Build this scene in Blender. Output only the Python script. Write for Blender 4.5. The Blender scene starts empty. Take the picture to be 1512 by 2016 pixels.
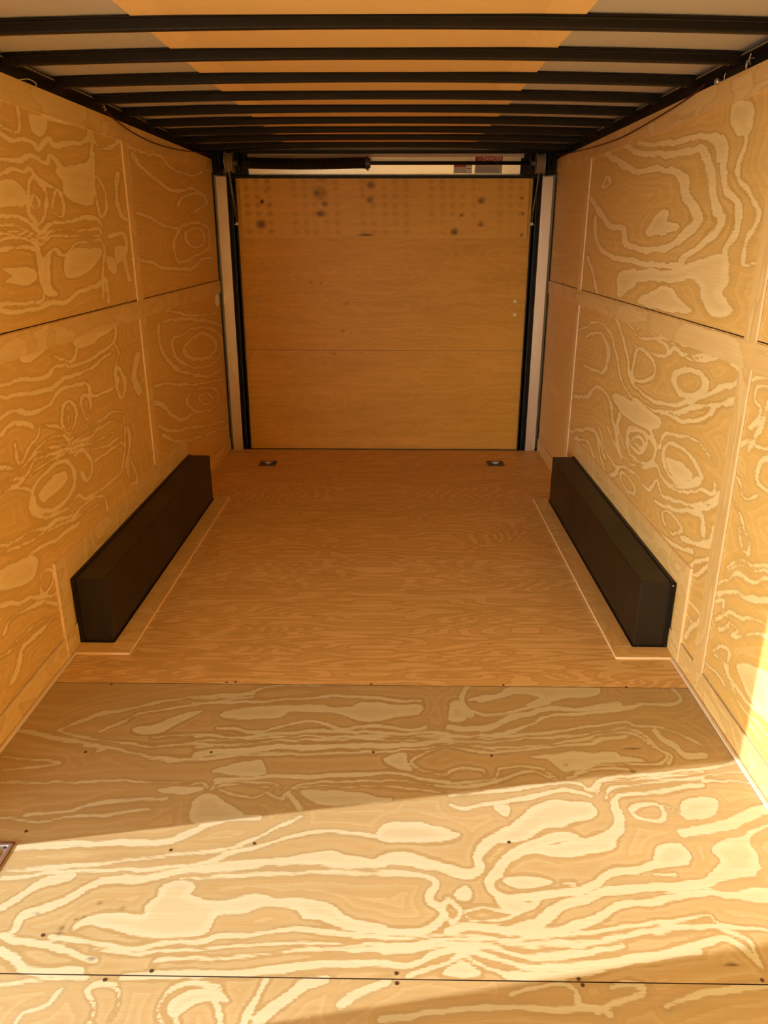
import bpy, bmesh, math
import numpy as np
from mathutils import Vector, Matrix

S = bpy.context.scene
COL = S.collection

# ---------------------------------------------------------------- camera
cam_data = bpy.data.cameras.new('camera')
cam = bpy.data.objects.new('camera', cam_data)
COL.objects.link(cam)
cam_data.sensor_fit = 'VERTICAL'
cam_data.sensor_height = 36.0
cam_data.sensor_width = 27.0
cam_data.lens = 1505.75 / 2016 * 36.0
cam_data.clip_start = 0.02
_r = Vector((0.99988583, 0.01508018, 0.00095633))
_u = Vector((-0.0060275, 0.34001405, 0.94040104))
_b = _r.cross(_u)
cam.matrix_world = Matrix(((_r.x, _u.x, _b.x, 0.08965), (_r.y, _u.y, _b.y, 0.0),
                           (_r.z, _u.z, _b.z, 1.60763), (0, 0, 0, 1)))
S.camera = cam

# ---------------------------------------------------------------- sky, sun, exposure
S.view_settings.view_transform = 'Standard'
S.view_settings.look = 'None'
S.view_settings.gamma = 1.0
S.view_settings.use_curve_mapping = False
S.view_settings.exposure = EXPOSURE = 0.12
SUN_EL = math.radians(27)
SKY_STRENGTH = 19.0
SKY_TOP = 0.05
SUN_STRENGTH = 5.2
SKY_COLOR = (0.96, 0.96, 0.84, 1)
world = bpy.data.worlds.new('sky')
S.world = world
world.use_nodes = True
_bg = world.node_tree.nodes['Background']
_bg.inputs[0].default_value = SKY_COLOR
# hazy sky: bright near the horizon, dimmer overhead
_wt = world.node_tree
_tc = _wt.nodes.new('ShaderNodeTexCoord'); _sx = _wt.nodes.new('ShaderNodeSeparateXYZ'); _mr = _wt.nodes.new('ShaderNodeMapRange')
_wt.links.new(_tc.outputs['Generated'], _sx.inputs[0]); _wt.links.new(_sx.outputs[2], _mr.inputs[0])
_mr.inputs[1].default_value = 0.0; _mr.inputs[2].default_value = 0.4
_mr.inputs[3].default_value = SKY_STRENGTH; _mr.inputs[4].default_value = SKY_STRENGTH * SKY_TOP
_wt.links.new(_mr.outputs[0], _bg.inputs[1])
sun_data = bpy.data.lights.new('sun', 'SUN')
sun_data.energy = SUN_STRENGTH
sun_data.color = (1.0, 0.98, 0.92)
sun_data.angle = math.radians(0.6)
sun = bpy.data.objects.new('sun', sun_data)
COL.objects.link(sun)
_h = Vector((1.0, 0.184, 0)).normalized()
_d = Vector((_h.x * math.cos(SUN_EL), _h.y * math.cos(SUN_EL), -math.sin(SUN_EL)))
sun.rotation_euler = _d.to_track_quat('-Z', 'Y').to_euler()
sun.location = (-4, 0, 4)
S.cycles.max_bounces = 14
S.cycles.diffuse_bounces = 12
S.cycles.glossy_bounces = 6
S.cycles.sample_clamp_indirect = 6.0
FILL_BAY_Y1 = 0.74   # added opening in the left side, out of view, lets in sun for bounce
# portal over the open side door: guides sampling of the daylight, gives no light itself
DOOR_Y0, DOOR_Y1, DOOR_Z1 = 0.977, 1.634, 1.98
pd = bpy.data.lights.new('door_portal', 'AREA')
pd.shape = 'RECTANGLE'
pd.size = DOOR_Z1
pd.size_y = DOOR_Y1 - DOOR_Y0
pd.cycles.is_portal = True
po = bpy.data.objects.new('door_portal', pd)
po.location = (-1.28, (DOOR_Y0 + DOOR_Y1) / 2, DOOR_Z1 / 2)
po.rotation_euler = (0, math.radians(-90), 0)
COL.objects.link(po)
pd2 = pd.copy(); pd2.size_y = FILL_BAY_Y1 + 1.0
po2 = bpy.data.objects.new('fill_bay_portal', pd2)
po2.location = (-1.28, (FILL_BAY_Y1 - 1.0) / 2, DOOR_Z1 / 2); po2.rotation_euler = po.rotation_euler
COL.objects.link(po2)

# ---------------------------------------------------------------- materials
class NT:
    def __init__(self, name):
        self.m = bpy.data.materials.new(name)
        self.m.use_nodes = True
        self.t = self.m.node_tree
        self.b = self.t.nodes['Principled BSDF']
    def n(self, typ, **kw):
        nd = self.t.nodes.new(typ)
        for k, v in kw.items():
            setattr(nd, k, v)
        return nd
    def l(self, a, b):
        self.t.links.new(a, b)
    def math(self, op, a, b=None, c=None, clamp=False):
        nd = self.n('ShaderNodeMath', operation=op, use_clamp=clamp)
        for i, v in enumerate((a, b, c)):
            if v is None: continue
            if isinstance(v, (int, float)): nd.inputs[i].default_value = v
            else: self.l(v, nd.inputs[i])
        return nd.outputs[0]
    def smooth(self, v, lo, hi, a=0.0, b=1.0):
        nd = self.n('ShaderNodeMapRange', interpolation_type='SMOOTHSTEP')
        self.l(v, nd.inputs[0])
        for i, x in enumerate((lo, hi, a, b)):
            nd.inputs[i + 1].default_value = x
        return nd.outputs[0]
    def mixc(self, f, a, b, mode='MIX'):
        nd = self.n('ShaderNodeMix', data_type='RGBA', blend_type=mode)
        if isinstance(f, (int, float)): nd.inputs[0].default_value = f
        else: self.l(f, nd.inputs[0])
        for i, v in ((6, a), (7, b)):
            if isinstance(v, tuple): nd.inputs[i].default_value = (*v, 1)
            else: self.l(v, nd.inputs[i])
        return nd.outputs[2]
    def noise(self, vec, sx, sy, scale=1.0, detail=3, seed=0.0, sz=1.0):
        mp = self.n('ShaderNodeMapping')
        mp.inputs['Scale'].default_value = (sx, sy, sz)
        mp.inputs['Location'].default_value = (seed, seed * 1.7, seed * 0.3)
        self.l(vec, mp.inputs[0])
        nz = self.n('ShaderNodeTexNoise')
        nz.inputs['Scale'].default_value = scale
        nz.inputs['Detail'].default_value = detail
        self.l(mp.outputs[0], nz.inputs['Vector'])
        return nz.outputs['Fac']

def mat_ply(name, base, light, dark=0.86, jag=1.0, fiber=0.10, blotch=0.10, rough=0.55, contrast=1.0, seed=0.0, soft=0.0022, rings=42.0, ringamp=0.30):
    """pine plywood face. 'grain' = signed distance (m) to the pale bands of the veneer, 'knot' = knots and dents"""
    N = NT(name)
    uv = N.n('ShaderNodeUVMap', uv_map='uv').outputs[0]
    g = N.n('ShaderNodeAttribute', attribute_name='grain').outputs['Fac']
    kn = N.n('ShaderNodeAttribute', attribute_name='knot').outputs['Fac']
    j1 = N.math('MULTIPLY', N.math('SUBTRACT', N.noise(uv, 34, 230, detail=3, seed=seed), 0.5), 0.016 * jag)
    j2 = N.math('MULTIPLY', N.math('SUBTRACT', N.noise(uv, 6, 22, detail=3, seed=seed + 3), 0.5), 0.020 * jag)
    g2 = N.math('ADD', N.math('ADD', g, j1), j2)
    fac = N.smooth(g2, -soft, soft)
    inner = N.smooth(g2, 0.002, 0.030, 1.0, 0.66)
    # finer growth rings running parallel to the bands
    ph = N.math('ADD', N.math('MULTIPLY', g2, rings), N.math('MULTIPLY', N.noise(uv, 1.6, 3.5, detail=1, seed=seed + 31), 2.2))
    t = N.math('FRACT', ph)
    tri = N.math('MULTIPLY', N.math('MULTIPLY', t, t), N.smooth(t, 0.93, 1.0, 1.0, 0.0))
    ringf = N.math('MULTIPLY', tri, N.smooth(g2, -0.004, 0.001, ringamp, ringamp * 0.25))
    fac = N.math('ADD', N.math('MULTIPLY', N.math('MULTIPLY', fac, inner), contrast), ringf, clamp=True)
    edge = N.math('MULTIPLY', N.smooth(g2, -0.016, -0.001), N.math('SUBTRACT', 1.0, N.smooth(g2, -0.001, 0.001)))
    col = N.mixc(fac, base, light)
    dk = N.mixc(1.0, (1, 1, 1), (dark, dark * 0.97, dark * 0.92), 'MULTIPLY')
    col = N.mixc(N.math('MULTIPLY', edge, contrast), col, N.mixc(1.0, col, dk, 'MULTIPLY'))
    f = N.noise(uv, 5, 330, detail=3, seed=seed + 7)
    b = N.noise(uv, 1.1, 2.3, detail=3, seed=seed + 11)
    s = N.noise(uv, 2.0, 34, detail=4, seed=seed + 17)
    v = N.math('ADD', N.math('MULTIPLY', N.math('SUBTRACT', f, 0.5), fiber * 2.2), 1.0)
    v = N.math('ADD', v, N.math('MULTIPLY', N.math('SUBTRACT', b, 0.5), blotch * 2))
    v = N.math('ADD', v, N.math('MULTIPLY', N.math('SUBTRACT', s, 0.5), fiber * 2.0))
    cv = N.n('ShaderNodeCombineXYZ')
    N.l(v, cv.inputs[0]); N.l(v, cv.inputs[1])
    N.l(N.math('ADD', N.math('MULTIPLY', N.math('SUBTRACT', v, 1.0), 1.4), 1.0), cv.inputs[2])
    col = N.mixc(1.0, col, cv.outputs[0], 'MULTIPLY')
    kj = N.math('ADD', kn, N.math('MULTIPLY', N.math('SUBTRACT', N.noise(uv, 30, 60, detail=3, seed=seed + 23), 0.5), N.math('MULTIPLY', kn, 1.2)), clamp=True)
    col = N.mixc(kj, col, (0.085, 0.022, 0.006))
    N.l(col, N.b.inputs['Base Color'])
    N.b.inputs['Roughness'].default_value = rough
    N.b.inputs['Specular IOR Level'].default_value = 0.3
    bp_ = N.n('ShaderNodeBump')
    bp_.inputs['Strength'].default_value = 0.08
    bp_.inputs['Distance'].default_value = 0.002
    N.l(f, bp_.inputs['Height'])
    N.l(bp_.outputs[0], N.b.inputs['Normal'])
    return N.m

def mat_plain(name, col, rough=0.5, metal=0.0, var=0.0, vs=(20, 20, 20), spec=0.5):
    N = NT(name)
    N.b.inputs['Roughness'].default_value = rough
    N.b.inputs['Metallic'].default_value = metal
    N.b.inputs['Specular IOR Level'].default_value = spec
    tc = N.n('ShaderNodeTexCoord').outputs['Object']
    nz = N.noise(tc, vs[0], vs[1], sz=vs[2], detail=4)
    v = N.math('ADD', N.math('MULTIPLY', N.math('SUBTRACT', nz, 0.5), var * 2), 1.0)
    cv = N.n('ShaderNodeCombineXYZ')
    for i in range(3): N.l(v, cv.inputs[i])
    N.l(N.mixc(1.0, col, cv.outputs[0], 'MULTIPLY'), N.b.inputs['Base Color'])
    r = N.math('ADD', N.math('MULTIPLY', N.math('SUBTRACT', nz, 0.5), 0.03 if metal > 0.3 else 0.2), rough)
    N.l(r, N.b.inputs['Roughness'])
    return N.m

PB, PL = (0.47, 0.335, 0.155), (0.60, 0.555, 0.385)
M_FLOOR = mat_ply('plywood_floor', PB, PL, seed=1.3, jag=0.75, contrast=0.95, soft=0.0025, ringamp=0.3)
M_FLOORFAR = mat_ply('plywood_floor_fine', (0.68, 0.41, 0.13), (0.765, 0.51, 0.20), jag=0.6, contrast=0.8, fiber=0.11, seed=9.1)
M_FLOORBOUNCE = mat_ply('plywood_floor_bounce', (0.80, 0.62, 0.36), (0.86, 0.74, 0.5), seed=2.3, jag=0.5)  # unseen front sheet, lightened to bounce more light onto the ceiling
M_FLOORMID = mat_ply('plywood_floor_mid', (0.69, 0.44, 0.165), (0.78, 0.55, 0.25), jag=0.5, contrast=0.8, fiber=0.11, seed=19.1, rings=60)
M_WALL = mat_ply('plywood_wall', (0.74, 0.455, 0.125), (0.90, 0.70, 0.34), seed=4.2, jag=0.8, contrast=0.95, ringamp=0.36)
M_WALLSM = mat_ply('plywood_wall_plain', (0.74, 0.46, 0.14), (0.79, 0.53, 0.20), seed=14.2, contrast=0.45)
M_BATTEN = mat_ply('plywood_batten', (0.77, 0.51, 0.19), (0.84, 0.62, 0.28), seed=24.2, contrast=0.6)
M_DOOR = mat_ply('plywood_door', (0.68, 0.365, 0.06), (0.74, 0.43, 0.09), seed=34.2, contrast=0.3, fiber=0.14, blotch=0.2, rings=20, ringamp=0.15, rough=0.42)
M_BOARD = mat_ply('plywood_board', (0.74, 0.42, 0.085), (0.80, 0.48, 0.11), seed=44.2, contrast=0.3, fiber=0.08, rough=0.4)
M_STRIP = mat_ply('ceiling_luan', (0.90, 0.62, 0.27), (0.93, 0.68, 0.33), seed=54.2, contrast=0.35, fiber=0.05)
M_EDGE = mat_plain('plywood_edge', (0.88, 0.68, 0.43), 0.7, var=0.18, vs=(8, 60, 60))
M_SEAM = mat_plain('seam_edge', (0.10, 0.05, 0.025), 0.8)
M_BLACK = mat_plain('black_paint', (0.011, 0.008, 0.006), 0.42, var=0.2, spec=0.25)
M_BOX = mat_plain('black_box_paint', (0.015, 0.010, 0.006), 0.47, var=0.25, vs=(5, 5, 5), spec=0.38)
M_GREY = mat_plain('grey_ceiling_board', (0.54, 0.50, 0.44), 0.55, var=0.06, vs=(90, 90, 90))
M_ALU = mat_plain('brushed_aluminium', (0.93, 0.90, 0.84), 0.27, 0.75, var=0.02, vs=(30, 30, 1))
M_WHITEMETAL = mat_plain('white_header_sheet', (0.96, 0.94, 0.90), 0.28, 0.6, var=0.01, vs=(2, 2, 2))
M_ZINC = mat_plain('zinc_plate', (0.55, 0.55, 0.56), 0.4, 0.9, var=0.3, vs=(40, 40, 40))
M_RUST = mat_plain('brown_primer_rim', (0.23, 0.11, 0.075), 0.6, 0.2, var=0.2)
M_DARKSTEEL = mat_plain('dark_steel', (0.10, 0.09, 0.08), 0.45, 0.7, var=0.3)
M_CAST = mat_plain('cast_aluminium', (0.42, 0.37, 0.27), 0.5, 0.5, var=0.15)
M_SCREW = mat_plain('bright_screw', (0.8, 0.78, 0.74), 0.3, 0.6)
M_CABLE = mat_plain('steel_cable', (0.5, 0.46, 0.4), 0.4, 0.8)
M_REDWIRE = mat_plain('red_brown_wire', (0.09, 0.012, 0.01), 0.5)
M_WHITEWIRE = mat_plain('white_wire', (0.75, 0.72, 0.66), 0.5)
M_RED = mat_plain('sticker_red', (0.42, 0.035, 0.02), 0.5)
M_PAPER = mat_plain('sticker_paper', (0.46, 0.43, 0.38), 0.5)
M_INK = mat_plain('sticker_ink', (0.12, 0.08, 0.07), 0.5)
M_INKW = mat_plain('sticker_white', (0.75, 0.72, 0.68), 0.5)
M_BOLTLIT = mat_plain('lit_bolt', (0.95, 0.92, 0.86), 0.3)  # lit copy for the right-hand door bolts, brightness put into the colour
M_WHITE = mat_plain('white_plastic', (0.8, 0.78, 0.74), 0.4)
M_SKIN = mat_plain('trailer_skin', (0.7, 0.7, 0.7), 0.4, 0.3)
M_GROUND = mat_plain('pale_bounce_ground', (0.80, 0.74, 0.64), 0.9, var=0.1, vs=(6, 6, 6))  # unseen ground, made pale to bounce light up into the trailer

# ---------------------------------------------------------------- helpers
def props(o, label=None, cat=None, group=None, kind=None):
    if label: o['label'] = label
    if cat: o['category'] = cat
    if group: o['group'] = group
    if kind: o['kind'] = kind
    return o

def link(name, me, mat=None, parent=None):
    o = bpy.data.objects.new(name, me)
    COL.objects.link(o)
    if mat is not None and hasattr(me, 'materials') and not me.materials: me.materials.append(mat)
    if parent is not None: o.parent = parent
    return o

def empty(name, loc=(0, 0, 0)):
    o = bpy.data.objects.new(name, None)
    o.location = loc
    o.empty_display_size = 0.1
    COL.objects.link(o)
    bpy.context.view_layer.update()
    return o

def child(name, bm, mat, parent, smooth=False):
    """mesh built in world coordinates, parented to a thing"""
    me = bpy.data.meshes.new(name)
    bm.to_mesh(me); bm.free()
    if smooth:
        me.polygons.foreach_set('use_smooth', [True] * len(me.polygons))
    if parent is not None and parent.location.length > 0:
        me.transform(Matrix.Translation(-parent.location))
    return link(name, me, mat, parent)

def box(bm, x0, x1, y0, y1, z0, z1, bevel=0.0):
    r = bmesh.ops.create_cube(bm, size=1.0)
    vs = r['verts']
    for v in vs:
        v.co = Vector(((x0 + x1) / 2 + v.co.x * (x1 - x0), (y0 + y1) / 2 + v.co.y * (y1 - y0), (z0 + z1) / 2 + v.co.z * (z1 - z0)))
    if bevel > 0:
        es = list({e for v in vs for e in v.link_edges})
        bmesh.ops.bevel(bm, geom=es, offset=bevel, segments=2, profile=0.5, affect='EDGES')
    return bm

def boxbm(*a, **k):
    return box(bmesh.new(), *a, **k)

def cyl(bm, p0, p1, r0, r1=None, seg=20, caps=True):
    r1 = r0 if r1 is None else r1
    p0, p1 = Vector(p0), Vector(p1)
    d = p1 - p0
    r = bmesh.ops.create_cone(bm, cap_ends=caps, segments=seg, radius1=r0, radius2=r1, depth=d.length)
    q = d.to_track_quat('Z', 'Y').to_matrix().to_4x4()
    bmesh.ops.transform(bm, matrix=Matrix.Translation((p0 + p1) / 2) @ q, verts=r['verts'])
    return bm

def tube(bm, pts, r, seg=8, closed=False):
    pts = [Vector(p) for p in pts]
    n = len(pts)
    rings = []
    prev = None
    for i, p in enumerate(pts):
        a = pts[(i - 1) % n] if (closed or i > 0) else p
        b = pts[(i + 1) % n] if (closed or i < n - 1) else p
        t = (b - a).normalized()
        if prev is None:
            up = Vector((0, 0, 1)) if abs(t.z) < 0.9 else Vector((1, 0, 0))
            nx = t.cross(up).normalized()
        else:
            nx = (prev - t * prev.dot(t)).normalized()
        prev = nx
        ny = t.cross(nx)
        rings.append([bm.verts.new(p + r * (math.cos(2 * math.pi * k / seg) * nx + math.sin(2 * math.pi * k / seg) * ny)) for k in range(seg)])
    m = n if closed else n - 1
    for i in range(m):
        A, B = rings[i], rings[(i + 1) % n]
        for k in range(seg):
            bm.faces.new((A[k], A[(k + 1) % seg], B[(k + 1) % seg], B[k]))
    if not closed:
        bm.faces.new(rings[0][::-1]); bm.faces.new(rings[-1])
    bmesh.ops.recalc_face_normals(bm, faces=bm.faces[:])
    return bm

def smooth_pts(P, closed=False, sub=4):
    P = [np.array(p, float) for p in P]
    n = len(P)
    if n < 3: return P
    out = []
    rng = range(n) if closed else range(n - 1)
    for i in rng:
        p1, p2 = P[i], P[(i + 1) % n]
        p0 = P[(i - 1) % n] if (closed or i > 0) else p1
        p3 = P[(i + 2) % n] if (closed or i < n - 2) else p2
        for k in range(sub):
            t = k / sub
            out.append(0.5 * ((2 * p1) + (-p0 + p2) * t + (2 * p0 - 5 * p1 + 4 * p2 - p3) * t * t + (-p0 + 3 * p1 - 3 * p2 + p3) * t ** 3))
    if not closed: out.append(P[-1])
    return out

# ---- value noise in numpy, for the growth-ring contours of untraced sheets
def vnoise(a, b, seed):
    ia, ib = np.floor(a).astype(np.int64), np.floor(b).astype(np.int64)
    fa, fb = a - ia, b - ib
    fa, fb = fa * fa * fa * (fa * (fa * 6 - 15) + 10), fb * fb * fb * (fb * (fb * 6 - 15) + 10)
    def h(x, y):
        v = (x * 374761393 + y * 668265263 + seed * 974634777) & 0xffffffff
        v = ((v ^ (v >> 13)) * 1274126177) & 0xffffffff
        return ((v ^ (v >> 16)) & 0xffff) / 65535.0
    return (h(ia, ib) * (1 - fa) + h(ia + 1, ib) * fa) * (1 - fb) + (h(ia, ib + 1) * (1 - fa) + h(ia + 1, ib + 1) * fa) * fb

def ring_field(A, B, fa, fb, n, seed):
    h = vnoise(A * fa, B * fb, seed) + 0.45 * vnoise(A * fa * 2.3 + 5, B * fb * 2.1 + 9, seed + 1) + 0.16 * vnoise(A * fa * 6 + 2, B * fb * 5 + 1, seed + 2)
    h = h * n
    ga = np.gradient(h, axis=0) / max(1e-6, abs(A[1, 0] - A[0, 0]))
    gb = np.gradient(h, axis=1) / max(1e-6, abs(B[0, 1] - B[0, 0]))
    g = np.sqrt(ga * ga + gb * gb) + 0.8
    return (0.22 - np.abs(h - np.floor(h) - 0.5)) / g

def parse(txt):
    out = []
    for ln in txt.strip().splitlines():
        t = ln.split()
        out.append((t[0], float(t[1]) / 1000, float(t[2]), [tuple(int(v) / 1000 for v in p.split(',')) for p in t[3:]]))
    return out

def stroke_field(A, B, strokes, aniso_axis):
    """signed distance (positive inside) to the traced pale bands; aniso_axis is stretched by each stroke's ratio"""
    f = np.full(A.shape, -0.09)
    A0, B0 = A, B
    wa = (vnoise(A * 9, B * 9, 41) - 0.5) * 0.013 + (vnoise(A * 24, B * 24, 42) - 0.5) * 0.008
    wb = (vnoise(A * 9, B * 9, 43) - 0.5) * 0.011 + (vnoise(A * 24, B * 24, 44) - 0.5) * 0.006
    a1, b1 = A[:, 0], B[0, :]
    for kind, hw, an, pts in strokes:
        closed = kind != 'o'
        P = np.array(smooth_pts(pts, closed, 4))
        sa, sb = (an, 1.0) if aniso_axis == 0 else (1.0, an)
        pad = 0.095
        lo, hi = P.min(0), P.max(0)
        i0, i1 = np.searchsorted(a1, [lo[0] - pad * sa, hi[0] + pad * sa])
        j0, j1 = np.searchsorted(b1, [lo[1] - pad * sb, hi[1] + pad * sb])
        if i1 <= i0 or j1 <= j0: continue
        x, y = (A + wa * min(sa, 2))[i0:i1, j0:j1] / sa, (B + wb * min(sb, 2))[i0:i1, j0:j1] / sb
        Q = P / np.array([sa, sb])
        n = len(Q)
        d2 = np.full(x.shape, 1e9)
        ins = np.zeros(x.shape, bool)
        for k in range(n if closed else n - 1):
            p, q = Q[k], Q[(k + 1) % n]
            e = q - p
            L = max(1e-12, e @ e)
            t = np.clip(((x - p[0]) * e[0] + (y - p[1]) * e[1]) / L, 0, 1)
            d2 = np.minimum(d2, (x - p[0] - t * e[0]) ** 2 + (y - p[1] - t * e[1]) ** 2)
            if kind == 'p' and abs(e[1]) > 1e-12:
                c = ((p[1] > y) != (q[1] > y)) & (x < e[0] * (y - p[1]) / e[1] + p[0])
                ins ^= c
        d = np.sqrt(d2)
        s = np.where(ins, d, -d) + 0.002 if kind == 'p' else hw * 1.2 - d
        f[i0:i1, j0:j1] = np.maximum(f[i0:i1, j0:j1], s)
    return f

def sheet(name, mat, axis, v0, a0, a1, b0, b1, th, da=0.02, db=0.02, grain=None, knot=None, parent=None, along=0, edge_mat=None, shape=None, uvoff=(0, 0)):
    """a sheet of plywood: axis 2 -> (a,b)=(x,y); axis 0 -> (y,z); axis 1 -> (x,z). Front face at v0, body th behind it.
    th > 0: body lies on the +axis side of the face."""
    na, nb = max(2, int(round((a1 - a0) / da)) + 1), max(2, int(round((b1 - b0) / db)) + 1)
    a = np.linspace(a0, a1, na); b = np.linspace(b0, b1, nb)
    A, B = np.meshgrid(a, b, indexing='ij')
    V = np.full(A.shape, v0, float)
    if shape is not None: V = V + shape(A, B)
    def pack(A, B, V):
        if axis == 2: return np.stack([A, B, V], -1)
        if axis == 0: return np.stack([V, A, B], -1)
        return np.stack([A, V, B], -1)
    F = pack(A, B, V).reshape(-1, 3)
    Bk = pack(A, B, V + th).reshape(-1, 3)
    idx = np.arange(na * nb).reshape(na, nb)
    q = np.stack([idx[:-1, :-1], idx[1:, :-1], idx[1:, 1:], idx[:-1, 1:]], -1).reshape(-1, 4)
    loop = list(idx[:, 0]) + list(idx[-1, 1:]) + list(idx[-2::-1, -1]) + list(idx[0, -2:0:-1])
    NV = na * nb
    L = len(loop)
    # back uses only its border ring plus one n-gon
    back = {int(i): NV + k for k, i in enumerate(loop)}
    verts = np.concatenate([F, Bk[np.array(loop)]])
    flip = {2: 1, 0: 1, 1: -1}[axis] * (1 if th < 0 else -1)
    faces = [tuple(int(v) for v in (r if flip > 0 else r[::-1])) for r in q]
    nf = len(faces)
    for k in range(L):
        i, j = int(loop[k]), int(loop[(k + 1) % L])
        fc = (i, back[i], back[j], j)
        faces.append(fc if flip > 0 else fc[::-1])
    bf = tuple(range(NV, NV + L))
    faces.append(bf[::-1] if flip > 0 else bf)
    me = bpy.data.meshes.new(name)
    me.from_pydata(verts.tolist(), [], faces)
    me.materials.append(mat)
    me.materials.append(edge_mat or M_EDGE)
    mi = np.zeros(len(faces), np.int32); mi[nf:] = 1
    me.polygons.foreach_set('material_index', mi)
    g = grain(A, B) if grain is not None else ring_field(A, B, 0.9, 2.2, 5, 3)
    k = knot(A, B) if knot is not None else np.zeros(A.shape)
    for nm, arr in (('grain', np.clip(g, -0.09, 0.06)), ('knot', k)):
        at = me.attributes.new(nm, 'FLOAT', 'POINT')
        at.data.foreach_set('value', np.concatenate([arr.reshape(-1), np.zeros(L)]).astype(np.float32))
    U, W = (A, B) if along == 0 else (B, A)
    UV = np.concatenate([np.stack([U + uvoff[0], W + uvoff[1]], -1).reshape(-1, 2), np.zeros((L, 2))])
    uvl = me.uv_layers.new(name='uv')
    li = np.empty(len(me.loops), np.int32)
    me.loops.foreach_get('vertex_index', li)
    uvl.data.foreach_set('uv', UV[li].reshape(-1).astype(np.float32))
    me.update()
    return link(name, me, None, parent)
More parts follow.
